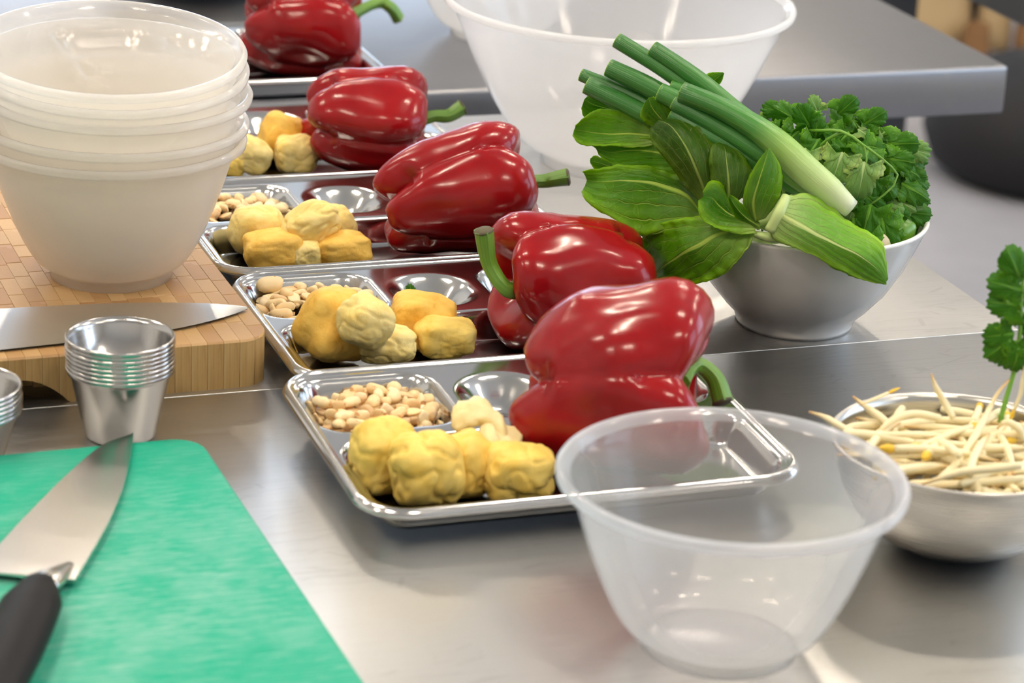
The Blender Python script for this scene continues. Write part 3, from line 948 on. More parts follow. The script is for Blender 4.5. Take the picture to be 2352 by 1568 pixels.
def heap(k, n1, label, group, a0, a1, b0, b1, scale=1.0, peak=(.5, .5), hh=1.0):
    rnd = random.Random(50+k)
    placed = []
    layers = ((.45, 1.0, 1.0), (1.05, 1.0, 1.0), (1.65, 1.0, .84))
    for z, sp, ext in layers:
        ca, cb = a0+(a1-a0)*(.5+(peak[0]-.5)*(1-ext)), b0+(b1-b0)*(.5+(peak[1]-.5)*(1-ext))
        ha, hb = (a1-a0)/2*ext, (b1-b0)/2*ext
        ja = int(2*ha/(sp*1.02)); jb = int(2*hb/(sp*.82))
        for i in range(ja+1):
            for j in range(jb+1):
                a = ca-ha+2*ha*i/max(1, ja)+rnd.uniform(-.2, .2)+(.25 if j % 2 else -.25)
                b = cb-hb+2*hb*j/max(1, jb)+rnd.uniform(-.15, .15)
                ex, ey = abs(a-ca)/ha, abs(b-cb)/hb
                if ex**4+ey**4 > 1.25: continue
                if k > 0 and z < 1.5 and ex**4+ey**4 < (.42 if z < .8 else .16): continue      # nothing of the heap's core shows
                if k > 0 and b < cb-.45*hb and a > ca-.7*ha: continue                 # hidden behind the tofu
                placed.append((a, b, z*hh+rnd.uniform(-.06, .10)))
    for a, b, z in placed:
        me = rnd.choice(NUTS)
        o = bpy.data.objects.new('cashew_nut', me)
        COL.objects.link(o)
        s = scale*rnd.uniform(.9, 1.3)
        o.matrix_world = Matrix.Translation(tl(k, a, b, z)) @ Matrix.Rotation(rnd.uniform(0, TAU), 4, 'Z') @ Matrix.Rotation(rnd.choice([rnd.uniform(-.55, .55), rnd.uniform(-.4, .4)+PI]), 4, 'X') @ Matrix.Rotation(rnd.uniform(-.35, .35), 4, 'Y') @ Matrix.Diagonal((s, s, s, 1)) @ Matrix.Translation((0, 0, -.0028))
        tag(o, label, 'nut', group)
heap(0, 0, 'roasted cashew piece in the nut heap on the nearest tray', 'cashews on the nearest tray', 1.4, 8.8, 11.5, 18.1, 1.0)
heap(1, 0, 'roasted cashew piece in the nut heap on the second nearest tray', 'cashews on the second nearest tray', 1.4, 8.7, 11.7, 18.1, 1.05)
heap(2, 0, 'roasted cashew piece in the nut heap on the middle tray', 'cashews on the middle tray', 1.4, 8.7, 11.7, 18.1, 1.05)
o = bpy.data.objects.new('cashew_nut', NUTS[0]); COL.objects.link(o)
o.matrix_world = Matrix.Translation(tl(1, 2.6, 17.6, 1.9)) @ Matrix.Rotation(.6, 4, 'Z') @ Matrix.Rotation(.9, 4, 'X') @ Matrix.Diagonal((1.75, 1.6, 1.5, 1)) @ Matrix.Translation((0, 0, -.0028))
tag(o, 'large whole curved cashew at the left back of the second nearest tray', 'nut', 'cashews on the second nearest tray')

# ---------------------------------------------------------------- plastic bowls
def bowl_profile(rb, rr, h, th, foot=.55, lip=.42):
    # outside from the middle of the base up to the rim, then down inside
    k = (rr-lip*1.9-rb)
    outp = [(0, .12), (rb-.35, .12), (rb-.25, 0), (rb, 0), (rb, foot), (rb+.25, foot+.18)]
    for f in (.06, .14, .24, .36, .5, .64, .78, .9, 1.0):
        z = foot+.2+(h-foot-1.1)*f
        outp.append((rb+.30+(k-.30)*(f**.62), z))
    ro = rb+k
    outp += [(ro+.30, h-.62), (ro+.75, h-.52), (rr-.05, h-.42), (rr, h-.2), (rr-.12, h), (rr-.35, h+.02), (ro+.35, h-.15), (ro+.0, h-.45), (ro-th, h-1.0)]
    for f in (.9, .78, .64, .5, .36, .24, .14, .06, 0.):
        z = foot+.2+(h-foot-1.1)*f
        outp.append((rb+.30+(k-.30)*(f**.62)-th, z+.02))
    outp += [(rb-.2, foot+.12), (rb-.9, foot), (0, foot)]
    return outp
def plastic_bowl(c, rb, rr, h, mat, label, tilt=None, group=None, th=.16, foot=.55):
    V, F = lathe(bowl_profile(rb, rr, h, th, foot), 128, (0, 0, 0), tilt)
    o = link_mesh('plastic_bowl', [p+Vector(c) for p in V], F, M[mat], None, c)
    o.data.materials.append(M[mat+'_lip'])
    Ti = tilt.inverted() if tilt is not None else Matrix.Identity(3)
    for poly in o.data.polygons:
        if (Ti @ (poly.center*100)).z > h-.70: poly.material_index = 1
    return tag(o, label, 'bowl', group)
fb = (11.32, -42.77, -0.00)
plastic_bowl((fb[0], fb[1], 0.0), 4.05, 8.86, 9.5, 'plastic', 'empty see-through plastic bowl in the right foreground')
sb = (-26.39, 0.45, 3.10)
ZB = 3.1
for i, (dx, dy, z, tx, ty, lab) in enumerate((
        (0, 0, 0, 0, 0, 'bottom translucent plastic bowl of the stack on the wooden board'),
        (.1, .1, 1.15, .2, .3, 'second translucent plastic bowl from the bottom of the stack'),
        (.25, .1, 3.1, 1.2, .6, 'middle translucent plastic bowl of the stack on the wooden board'),
        (-.05, -.2, 5.0, 5.2, 1.6, 'second translucent plastic bowl from the top of the stack'),
        (-.25, -.3, 6.15, 5.8, 2.0, 'topmost translucent plastic bowl of the stack, open rim in view'))):
    R = Matrix.Rotation(math.radians(tx), 3, 'X') @ Matrix.Rotation(math.radians(ty), 3, 'Y')
    plastic_bowl((sb[0]+dx, sb[1]+dy, ZB+z+.01), 3.95, 8.70, 9.5, 'plastic_milky', lab, R, 'stacked plastic bowls')
bb = (7.06, 42.83, 0.00)
plastic_bowl((bb[0], bb[1], 0), 5.6, 13.9, 13.4, 'plastic_white', 'large frosted plastic mixing bowl behind the greens', None, None, .22, .8)
rb_ = (-4.63, 83.08, 0.00)
plastic_bowl((rb_[0]+1.5, rb_[1], 0), 4.2, 9.4, 8.6, 'plastic_white', 'frosted plastic bowl on the back table left of the large one')
# steel bowl glimpsed at the top edge
p = (-32.02, 95.80, 0.00)
V, F = lathe([(0, 0), (5, 0), (8, 2), (10, 5.5), (10.4, 5.7), (10.2, 5.9), (9.6, 5.6), (7.6, 2.2), (5, .3), (0, .25)], 64, p)
tag(link_mesh('steel_bowl', V, F, M['bowl_steel'], None, p), 'steel bowl at the top left edge behind the farthest tray', 'bowl')

# ---------------------------------------------------------------- steel cups
def cup_profile(h=4.4, rb=2.04, rt=2.92, rim=3.20):
    return [(0, .08), (rb-.15, .08), (rb, .0), (rb+.05, .06), (rt, h-.52), (rt+.06, h-.42), (rim-.06, h-.36), (rim, h-.22), (rim, h-.10), (rim-.06, h), (rim-.14, h-.02), (rt-.02, h-.42), (rb-.02, .16), (0, .16)]
def cup_stack(c, n, h, step, rb, where, ground=0.):
    me = None
    for i in range(n):
        if me is None:
            V, F = lathe(cup_profile(h, rb), 72)
            me = bpy.data.meshes.new('steel_cup')
            me.from_pydata([Vector(p)*.01 for p in V], [], F)
            me.polygons.foreach_set('use_smooth', [True]*len(me.polygons))
            me.materials.append(M['cup']); me.update()
        o = bpy.data.objects.new('steel_cup', me)
        COL.objects.link(o)
        o.location = w3((c[0]+random.uniform(-.03, .03), c[1]+random.uniform(-.03, .03), ground+i*step))
        names = ('bottom', 'second', 'third', 'fourth', 'fifth', 'sixth', 'seventh', 'top')
        if i == n-1: lab = 'topmost small steel sauce cup, open, of the stack %s' % where
        elif i == 0: lab = 'lowest small steel sauce cup, body in view, of the stack %s' % where
        else: lab = '%s small steel sauce cup from the bottom of the stack %s' % (names[i], where)
        tag(o, lab, 'cup', 'steel cups stacked '+where)
cb = (-22.81, -19.11, 0.00)
cup_stack(cb, 8, 4.4, .265, 2.04, 'before the wooden board')
cl = (-30.93, -23.88, 0.00)
cup_stack(cl, 6, 3.2, .27, 2.04, 'at the left edge')

# ---------------------------------------------------------------- wooden board
bo = tf(-28.75, .75, 0)
BA = TA+math.radians(.8)
def bf(x, y, z):      # x leftwards from the right edge, y back from the front edge
    return (bo[0]-x*math.cos(BA)-y*math.sin(BA), bo[1]-x*math.sin(BA)+y*math.cos(BA), z)
board = thing('wooden_board', 'thick bamboo chopping board with a hand hold, under the stacked plastic bowls', 'chopping board', bo)
BR, BTH = 2.0, 3.1
def front_y(x):
    return BR-math.sqrt(max(0, BR*BR-(BR-x)**2)) if x < BR else 0.0
def arch(x):
    x0, x1 = 12.7, 27.0
    if x <= x0 or x >= x1: return 0.
    return 1.65*min(1, math.sin(min(1, (x-x0)/3.0)*PI/2)**.8, math.sin(min(1, (x1-x)/3.0)*PI/2)**.8)
ns, nrow, seglen = 20, 14, 2.9
rb = random.Random(4)
for s in range(ns):
    xa, xb = s*1.02+.012, (s+1)*1.02-.012
    cuts = [0]
    o0 = rb.uniform(2.6, 3.6)
    cuts += [o0+i*seglen+rb.uniform(-.5, .5) for i in range(nrow-1)]
    for r in range(len(cuts)-1):
        ya, yb = cuts[r]+.010, cuts[r+1]-.010
        K = 7 if s == 0 or r == 0 else 2
        top, bot = [], []
        V = []
        xs = [xa+(xb-xa)*i/(K-1) for i in range(K)]
        if s == 0 and r == 0: xs = [xa+(xb-xa)*(i/(K-1))**2 for i in range(K)]
        dz = rb.uniform(-.012, .012)
        for x in xs:
            yf = max(ya, front_y(x)) if r == 0 else ya
            z0 = arch(x) if r == 0 else 0.
            V += [bf(x, yf, z0), bf(x, yf, BTH-.12), bf(x, yf+.12, BTH+dz), bf(x, yb, BTH+dz), bf(x, yb, z0)]
        F = []
        for i in range(K-1):
            for q in range(5):
                q2 = (q+1) % 5
                F.append((i*5+q, i*5+q2, (i+1)*5+q2, (i+1)*5+q))
        F.append(tuple(reversed(range(5)))); F.append(tuple((K-1)*5+q for q in range(5)))
        o = link_mesh('block', V, F, M['wood'], board, bf(xa, ya, 0), False)

# knife lying on the wooden board
kn = thing('chef_knife', 'kitchen knife lying on the wooden board, its tip pointing right', 'knife', (-25.02, -9.39, 3.20))
def blade(outline, th, name, parent, origin, zf):
    """outline: list of (spine point, edge point) pairs from heel to tip"""
    A = spl([p for p, q in outline], 40); B = spl([q for p, q in outline], 40)
    V, F = [], []
    for a, b in zip(A, B):
        mid = a.lerp(b, .35)
        upv = Vector((0, 0, th/2))
        V += [a+upv, a.lerp(b, .12)+upv, mid+upv*.9, b, mid-upv*.9, a.lerp(b, .12)-upv, a-upv]
    n = 7
    for i in range(39):
        for q in range(n):
            q2 = (q+1) % n
            F.append((i*n+q2, i*n+q, (i+1)*n+q, (i+1)*n+q2))
    F.append(tuple(range(n))); F.append(tuple(reversed([39*n+q for q in range(n)])))
    o = link_mesh(name, V, F, M['knife'], parent, origin, True)
    return autosmooth(o, 12)
zb = 3.30
blade([((-36.85, -9.66, 3.30), (-35.21, -17.07, 3.30)), ((-32.03, -8.11, 3.30), (-30.69, -14.99, 3.30)), ((-28.16, -6.85, 3.30), (-27.06, -13.24, 3.30)), ((-24.74, -5.91, 3.30), (-23.75, -11.51, 3.30)),
       ((-21.92, -5.38, 3.30), (-20.91, -9.83, 3.30)), ((-19.32, -5.14, 3.30), (-18.71, -7.90, 3.30)), ((-17.65, -5.21, 3.30), (-17.51, -6.50, 3.30)), ((-16.86, -5.42, 3.30), (-16.85, -5.50, 3.30))], .20, 'blade', kn, (-24.98, -9.66, 3.30), zb)
V, F, UV = tube([(-35.53, -14.36, 4.00), (-38.23, -16.23, 4.20), (-42.38, -18.20, 4.20)], [.9, 1.1, 1.2, 1.0], 16, 14)
link_mesh('handle', V, F, M['black'], kn, (-38.36, -15.71, 4.00))

# ---------------------------------------------------------------- green cutting board
GA = TA+math.radians(1.2)
go = tf(-35.7, -9.1, 0)                      # its right back corner
def gf(x, y, z):
    return (go[0]-x*math.cos(GA)+y*math.sin(GA), go[1]-x*math.sin(GA)-y*math.cos(GA), z)
GW, GD, GT, GR = 42., 36., 1.2, 1.9
out = []
for cx, cy, a0 in ((GR, GR, 180), (GW-GR, GR, 270), (GW-GR, GD-GR, 0), (GR, GD-GR, 90)):
    for i in range(9):
        a = math.radians(a0+i*90/8)
        out.append((cx+GR*math.cos(a), cy+GR*math.sin(a)))
n = len(out)
V = [gf(x, y, 0) for x, y in out]+[gf(x, y, GT) for x, y in out]
F = [tuple(range(n)), tuple(reversed(range(n, 2*n)))]+[((i+1) % n, i, n+i, n+(i+1) % n) for i in range(n)]
gb = link_mesh('cutting_board', V, F, M['green'], None, tf(-35.7, -9.1, 0), True)
bevel(gb, .25, 3)
tag(gb, 'scuffed green plastic cutting board in the left foreground under the black-handled knife', 'cutting board')

# knife on the green board
k2 = thing('chef_knife', 'broad chef knife with a black handle on the green board', 'knife', (-23.74, -32.74, 1.30))
def kz(t): return 1.36+t*1.0
blade([((-21.53, -42.80, 1.62), (-27.13, -42.18, 1.62)), ((-21.03, -36.44, 1.57), (-26.38, -39.75, 1.57)), ((-20.92, -32.29, 1.52), (-25.49, -34.80, 1.52)), ((-21.01, -28.87, 1.47), (-24.38, -29.31, 1.47)),
       ((-21.25, -25.66, 1.43), (-23.23, -24.84, 1.43)), ((-21.45, -23.48, 1.40), (-22.36, -23.21, 1.40)), ((-21.57, -22.45, 1.38), (-21.62, -22.46, 1.38))], .22, 'blade', k2, (-23.66, -33.19, 1.50), 0)
V, F, UV = tube([(-23.11, -43.85, 2.10), (-23.02, -46.71, 2.20), (-23.01, -51.55, 2.35), (-23.16, -59.09, 2.40), (-23.21, -64.46, 2.30)], [.75, 1.55, 1.6, 1.6, 1.5, 1.5, 1.7, 1.2], 30, 20, flat=.55)
link_mesh('handle', V, F, M['black'], k2, (-23.16, -49.66, 2.10))
V, F, UV = tube([(-22.12, -40.86, 1.66), (-22.67, -42.86, 1.85), (-23.03, -44.29, 2.00)], [.25, .6, .9, .9], 10, 14, flat=.5)
o = link_mesh('bolster', V, F, M['knife'], k2, (-22.59, -43.27, 2.10))

# ---------------------------------------------------------------- white ceramic bowl
wb = (19.05, 6.89, 0.00)
WC = (wb[0], wb[1], 0.0)
prof = [(0, .3), (3.3, .3), (3.5, 0), (3.94, 0), (4.0, .25), (4.15, .75), (4.9, 1.5), (6.0, 2.8), (7.0, 4.5), (7.75, 6.2), (8.2, 7.3), (8.38, 7.65), (8.42, 7.80), (8.30, 7.92), (8.12, 7.85), (7.95, 7.4), (7.4, 6.0), (6.6, 4.4), (5.5, 2.7), (4.3, 1.4), (3.0, .9), (0, .8)]
V, F = lathe(prof, 128, WC)
tag(link_mesh('ceramic_bowl', V, F, M['ceramic'], None, WC), 'white glazed ceramic bowl heaped with green vegetables and herbs', 'bowl')

# leaves
def leaf(L, Mi, R, mat, parent, name='leaf', cup=0., ruffle=.10, freq=7., seed=0, n=34, m=22, th=.06, label=None, fold=0.):
    A, B, C = spl(L, n), spl(Mi, n), spl(R, n)
    V, F, UV = [], [], []
    for i in range(n):
        v = i/(n-1)
        t = (B[min(i+1, n-1)]-B[max(i-1, 0)])
        side = C[i]-A[i]
        nrm = side.cross(t)
        if nrm.length < 1e-6: nrm = Vector((0, -1, .5))
        nrm.normalize()
        for k in range(m+1):
            u = 2*k/m-1
            p = B[i].lerp(A[i], -u) if u < 0 else B[i].lerp(C[i], u)
            w = side.length
            au = abs(u)
            d = cup*(1-au*au)*min(1, w*.5)
            d += ruffle*(au**2.5)*(1.9*noise.noise(Vector((v*freq*.75, seed*3.3+(5 if u > 0 else 0), 0)))+.8*noise.noise(Vector((v*freq*1.9, seed*1.3+(5 if u > 0 else 0), 4)))+.35*math.sin(v*freq*1.3*TAU+seed))*min(1, w*.4)
            # quilted blade between the veins
            q = 3.6*au**.85-v*2.0
            d += .07*math.cos(TAU*q)*au*min(1, w*.4)+noise.noise(p*.55+Vector((seed*2.1, 0, 0)))*.20*min(1, w*.3)
            d += fold*au
            jag = noise.noise(Vector((v*34, seed, 1.7*(u > 0))))*.10*(au**8)
            p = p+nrm*d+(side.normalized()*math.copysign(jag, u) if w > .01 else Vector((0, 0, 0)))
            V.append(p); UV.append((k/m, v))
    for i in range(n-1):
        for k in range(m):
            F.append((i*(m+1)+k, i*(m+1)+k+1, (i+1)*(m+1)+k+1, (i+1)*(m+1)+k))
    o = link_mesh(name, V, F, M[mat], parent, B[0], True, UV)
    solid(o, th, 0)
    if label: o['label'] = label
    return o
pc = thing('pak_choi', 'leafy pak choi head spilling left over the white ceramic bowl', 'pak choi', (14.48, 2.00, 8.08))
# big left leaf
leaf([(12.30, 4.00, 8.88), (10.86, 4.40, 10.36), (8.98, 5.00, 10.83), (6.98, 5.50, 10.81), (5.55, 5.60, 10.58), (4.08, 5.60, 10.17)], [(12.44, 3.00, 8.61), (10.96, 2.80, 9.96), (8.95, 3.20, 10.50), (7.27, 4.00, 10.35), (5.58, 4.80, 9.98), (4.26, 5.60, 9.57)],
     [(12.61, 2.40, 8.30), (11.21, 1.80, 7.97), (9.53, 1.80, 7.57), (8.12, 2.40, 7.12), (6.55, 3.00, 7.68), (4.63, 4.20, 8.40), (4.12, 5.30, 8.87)], 'leaf', pc, cup=.40, ruffle=.22, seed=1, n=46, m=28)
# lower shadowed lobe of the same rosette
leaf([(13.41, 3.20, 8.09), (11.40, 3.00, 8.04), (9.42, 3.00, 7.72), (8.02, 3.40, 7.27), (7.37, 3.80, 7.29)], [(13.43, 3.20, 7.79), (11.58, 3.00, 7.45), (9.76, 3.20, 6.98), (8.35, 3.60, 6.68), (7.63, 4.00, 6.94)],
     [(13.66, 3.60, 6.92), (11.84, 3.60, 6.21), (9.85, 3.80, 6.03), (8.69, 4.00, 6.15), (8.10, 4.20, 6.47)], 'leaf', pc, cup=.2, ruffle=.1, seed=2)
# upper left leaf
leaf([(9.03, 6.60, 12.97), (7.69, 7.00, 13.80), (6.25, 7.60, 13.88), (4.93, 8.00, 13.76), (4.12, 8.20, 13.24), (3.49, 8.20, 12.57)], [(8.74, 6.20, 12.83), (7.16, 6.40, 12.83), (5.74, 6.90, 12.58), (4.60, 7.40, 12.44), (3.88, 7.90, 12.32), (3.33, 8.20, 12.23)],
     [(8.64, 6.00, 12.10), (7.20, 5.90, 11.96), (5.78, 6.40, 11.80), (4.47, 7.00, 11.58), (3.75, 7.80, 11.46), (3.32, 8.20, 11.87)], 'leaf', pc, cup=.4, ruffle=.14, seed=3)
# leaf just below it
leaf([(10.61, 5.80, 12.62), (8.61, 6.20, 12.64), (6.92, 6.80, 12.25), (5.50, 7.20, 11.79), (4.53, 7.40, 11.50)], [(11.10, 5.20, 11.45), (8.94, 5.60, 11.75), (7.23, 6.20, 11.63), (5.82, 6.80, 11.23), (4.84, 7.30, 11.27)],
     [(11.63, 5.20, 10.16), (9.89, 5.40, 10.42), (7.89, 6.00, 10.32), (6.23, 6.60, 10.23), (5.09, 7.20, 10.95)], 'leaf', pc, cup=.3, ruffle=.14, seed=4)
leaf([(7.04, 6.60, 10.30), (5.86, 6.80, 10.57), (4.92, 7.00, 10.88), (4.58, 7.00, 10.68)], [(7.04, 6.40, 10.21), (5.87, 6.60, 10.33), (5.14, 6.80, 10.47), (4.56, 7.00, 10.50)], [(7.06, 6.60, 9.97), (6.05, 6.80, 9.91), (5.03, 7.00, 9.92), (4.60, 7.00, 10.38)], 'leaf', pc, cup=.15, ruffle=.08, seed=5)
# large dark leaf, onion shade put into its green, and the lighter one overlapping it
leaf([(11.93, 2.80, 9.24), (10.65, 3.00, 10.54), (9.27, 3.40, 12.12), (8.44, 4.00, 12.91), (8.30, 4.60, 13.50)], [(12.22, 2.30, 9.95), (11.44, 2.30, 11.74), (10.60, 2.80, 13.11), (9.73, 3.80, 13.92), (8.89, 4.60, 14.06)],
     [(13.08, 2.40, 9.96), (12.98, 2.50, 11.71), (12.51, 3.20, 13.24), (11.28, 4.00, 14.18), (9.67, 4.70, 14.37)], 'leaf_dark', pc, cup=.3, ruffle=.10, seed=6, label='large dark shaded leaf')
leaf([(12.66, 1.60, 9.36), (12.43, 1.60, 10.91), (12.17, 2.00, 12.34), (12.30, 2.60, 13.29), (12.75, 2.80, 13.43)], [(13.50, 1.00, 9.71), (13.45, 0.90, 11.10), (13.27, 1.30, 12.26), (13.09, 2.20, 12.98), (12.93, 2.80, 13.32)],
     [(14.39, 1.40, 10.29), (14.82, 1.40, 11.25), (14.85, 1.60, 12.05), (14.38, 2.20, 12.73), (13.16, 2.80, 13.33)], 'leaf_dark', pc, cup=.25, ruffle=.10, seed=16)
# bottom leaf hanging in front of the bowl
leaf([(13.87, 0.40, 8.86), (12.05, 0.40, 9.17), (10.44, 1.40, 8.56), (9.24, 2.40, 7.84), (8.35, 3.40, 6.75), (8.48, 3.60, 5.72)], [(14.03, -0.60, 8.96), (12.57, -1.30, 8.54), (11.25, -1.20, 7.58), (10.25, 0.00, 6.42), (9.38, 1.60, 5.05), (9.02, 2.80, 4.11)],
     [(15.20, -0.90, 8.88), (14.92, -1.70, 8.25), (14.29, -2.10, 7.34), (13.39, -1.90, 6.14), (12.27, -1.00, 5.20), (10.71, 0.60, 4.23), (9.08, 2.20, 3.77)], 'leaf', pc, cup=.30, ruffle=.20, seed=7, n=46, m=28)
# upright little leaf
leaf([(14.86, -0.20, 9.40), (14.39, -0.20, 10.40), (14.51, -0.20, 11.73), (15.14, 0.00, 13.15), (15.70, 0.20, 13.94)], [(15.27, -0.80, 9.47), (14.92, -1.00, 10.83), (15.16, -0.90, 12.12), (15.49, -0.50, 13.18), (15.75, 0.20, 13.97)],
     [(15.83, -0.60, 9.58), (16.53, -0.40, 10.73), (16.74, -0.20, 11.85), (16.43, 0.00, 13.08), (15.81, 0.20, 13.97)], 'leaf', pc, cup=.25, ruffle=.05, seed=8, label='small upright leaf')
# curled inner leaf
leaf([(14.89, 0.20, 8.69), (13.97, 0.60, 9.98), (13.03, 0.80, 11.34), (12.31, 0.60, 11.51), (11.77, 0.20, 10.87)], [(14.71, -0.80, 8.70), (13.44, 0.00, 9.11), (12.56, 0.20, 9.74), (12.01, 0.20, 10.30), (11.65, 0.00, 10.48)],
     [(15.27, -1.60, 8.85), (13.90, -1.90, 9.02), (12.49, -1.90, 9.23), (11.68, -1.40, 9.90), (11.52, -0.40, 10.46)], 'leaf', pc, cup=-.5, ruffle=.05, seed=9, fold=.1)
leaf([(15.50, -0.60, 9.21), (14.59, -0.60, 10.10), (13.83, -0.60, 10.79), (13.43, -0.60, 11.03)], [(15.49, -0.90, 9.07), (14.50, -1.10, 9.73), (13.85, -1.00, 10.33), (13.43, -0.60, 10.92)], [(15.53, -0.70, 8.78), (14.65, -0.80, 9.14), (13.94, -0.60, 9.48), (13.34, -0.50, 10.70)], 'leaf', pc, cup=.1, ruffle=.04, seed=10)
# light leaves peeping out behind the onions
leaf([(9.69, 5.40, 13.34), (8.53, 5.40, 13.52), (7.68, 5.40, 14.18), (7.80, 5.40, 15.02)], [(9.65, 5.20, 13.70), (8.90, 5.20, 14.31), (8.34, 5.20, 14.96), (8.10, 5.30, 15.54)], [(9.93, 5.40, 13.95), (9.75, 5.40, 14.47), (9.13, 5.40, 15.21), (8.39, 5.40, 15.58)], 'leaf', pc, cup=.1, ruffle=.05, seed=11)
leaf([(6.93, 9.50, 12.94), (5.47, 9.50, 12.86), (4.15, 9.50, 12.79), (3.83, 9.50, 13.38)], [(6.91, 9.40, 13.21), (5.72, 9.40, 13.51), (4.68, 9.40, 13.75), (3.99, 9.50, 14.05)], [(6.89, 9.50, 13.54), (5.84, 9.50, 14.03), (4.94, 9.50, 14.28), (4.21, 9.50, 14.30)], 'leaf', pc, cup=.1, ruffle=.05, seed=12)
leaf([(11.49, 10.00, 15.01), (11.74, 10.00, 15.63), (12.28, 10.00, 16.17), (13.15, 10.00, 16.28)], [(11.62, 9.90, 14.84), (12.19, 9.90, 15.38), (12.74, 9.90, 15.86), (13.21, 10.00, 16.25)], [(11.82, 10.00, 14.52), (12.55, 10.00, 14.98), (13.09, 10.00, 15.61), (13.24, 10.00, 16.22)], 'leaf', pc, cup=.1, ruffle=.04, seed=13)
for i, (pts, r) in enumerate((([(17.15, 1.60, 9.84), (16.00, 0.60, 9.21), (14.31, 0.00, 8.72)], (.75, .6, .4)), ([(17.10, -0.80, 8.31), (16.09, -1.00, 8.43), (15.06, -0.80, 8.55)], (.55, .5, .3)),
                              ([(16.98, 1.50, 8.38), (14.98, 1.80, 8.77), (13.04, 2.60, 8.71)], (.9, .7, .45)), ([(16.26, 1.50, 10.27), (14.04, 2.60, 10.55), (11.49, 4.50, 11.62)], (.9, .7, .4)), ([(17.18, 0.20, 8.22), (14.52, 1.40, 7.08), (11.75, 2.20, 6.67)], (.8, .6, .4)))):
    V, F, UV = tube(pts, r, 12, 12, flat=.6)
    link_mesh('stalk', V, F, M['stalk'], pc, pts[0], True, UV)
# the separate leaf draped over the front of the bowl
pl = thing('pak_choi_leaf', 'single pale pak choi leaf draped over the bowl front, tip hanging right', 'leaf', (16.90, -1.60, 9.96))
leaf([(17.02, -0.80, 11.23), (18.56, 0.20, 11.12), (19.63, 0.20, 10.54), (20.66, 0.00, 10.01), (21.76, -0.40, 9.26), (23.17, -1.40, 8.69), (23.59, -1.90, 7.79), (23.88, -2.00, 6.37)],
     [(16.52, -1.90, 10.27), (17.72, -2.20, 9.62), (19.15, -2.40, 8.94), (20.58, -2.50, 8.35), (21.88, -2.50, 7.84), (22.99, -2.30, 7.13), (23.73, -2.00, 6.21)],
     [(15.94, -1.90, 9.25), (16.51, -2.30, 8.71), (17.73, -2.50, 8.20), (19.12, -2.60, 7.78), (19.94, -2.60, 7.27), (21.43, -2.50, 6.61), (22.75, -2.30, 6.20), (23.81, -2.00, 5.98)], 'leaf_pale', pl, 'blade', cup=.35, ruffle=.20, seed=14, n=50, m=28, freq=6)
V, F, UV = tube([(17.01, -1.00, 11.18), (16.57, -1.90, 10.39), (16.05, -2.00, 9.17)], (.32, .38, .36), 12, 10)
link_mesh('cut_base', V, F, M['stalk'], pl, (16.57, -1.90, 10.39), True, UV)

# spring onions (root end first)
def onion(pts, radii, label, start=0., end=1.):
    V, F, UV = tube(pts, radii, 30, 18, False)
    UV = [(a, start+(end-start)*b) for a, b in UV]
    P = [Vector(p) for p in pts]
    t = thing('spring_onion', label, 'spring onion', tuple(P[0]), 'spring onions across the bowl')
    o = link_mesh('stalk', V, F, M['onion'], t, tuple(P[0]), True, UV)
    solid(o, .09, -1)
    d = (P[-1]-P[-2]).normalized()
    W, G = lathe([(radii[-1]*.35, -.25), (radii[-1]*.80, -.06), (radii[-1]*.98, .04), (radii[-1]*1.0, -.04)], 18, P[-1], d.to_track_quat('Z', 'Y').to_matrix())
    link_mesh('cut_top', W, G, M['onion_cut'], t, tuple(P[-1]))
    d0 = (P[1]-P[0]).normalized()
    W, G = lathe([(0, -.03), (radii[0]*.9, -.03), (radii[0], .04)], 18, P[0], d0.to_track_quat('Z', 'Y').to_matrix())
    link_mesh('cut_root', W, G, M['garlic'], t, tuple(P[0]))
    return t
onion([(21.42, 0.60, 10.10), (18.62, 1.20, 12.11), (15.70, 2.20, 14.29), (12.85, 3.40, 15.55), (10.25, 4.60, 16.19)], [.62, .95, 1.0, .98, .84, .72, .70, .72], 'thick pale spring onion on top of the bunch, white end at right')
onion([(19.97, 2.00, 10.32), (17.90, 2.20, 11.53), (15.27, 2.80, 13.07), (12.39, 3.80, 14.39), (9.75, 4.80, 15.41)], [.55, .70, .74, .72, .62, .55, .5], 'grey green spring onion just below the thick pale one', .35)
onion([(19.47, 2.40, 10.02), (16.53, 2.80, 11.51), (14.19, 3.20, 12.74), (11.89, 4.00, 13.71), (9.67, 5.00, 14.58)], [.5, .6, .6, .6, .55, .5], 'dark spring onion on the underside of the bunch', .5)
onion([(17.06, 4.20, 13.20), (14.15, 5.20, 14.77), (11.22, 6.60, 16.65), (8.29, 8.00, 18.14)], [.6, .62, .62, .58, .56], 'long spring onion reaching up left, second highest tip', .45)
onion([(15.98, 4.60, 12.88), (13.06, 5.80, 14.54), (9.53, 7.40, 16.65), (5.94, 9.00, 18.33)], [.6, .58, .56, .54, .54], 'longest spring onion with the highest tip', .5)
onion([(15.45, 4.80, 12.49), (11.97, 6.00, 13.89), (8.44, 7.20, 15.60), (5.45, 8.20, 16.66)], [.6, .68, .70, .68, .62], 'stout dark spring onion pointing left, middle of three lower tips', .5)
onion([(14.35, 5.20, 12.17), (10.88, 6.40, 13.27), (7.07, 8.00, 14.86), (3.71, 9.20, 15.80)], [.6, .62, .6, .52, .45], 'thin spring onion tip farthest to the left', .6)
onion([(14.39, 4.60, 11.30), (10.88, 5.80, 12.85), (7.38, 7.20, 14.20), (4.08, 8.20, 15.37)], [.6, .66, .66, .62, .60], 'dark spring onion lowest at the left, resting on the leaves', .55)
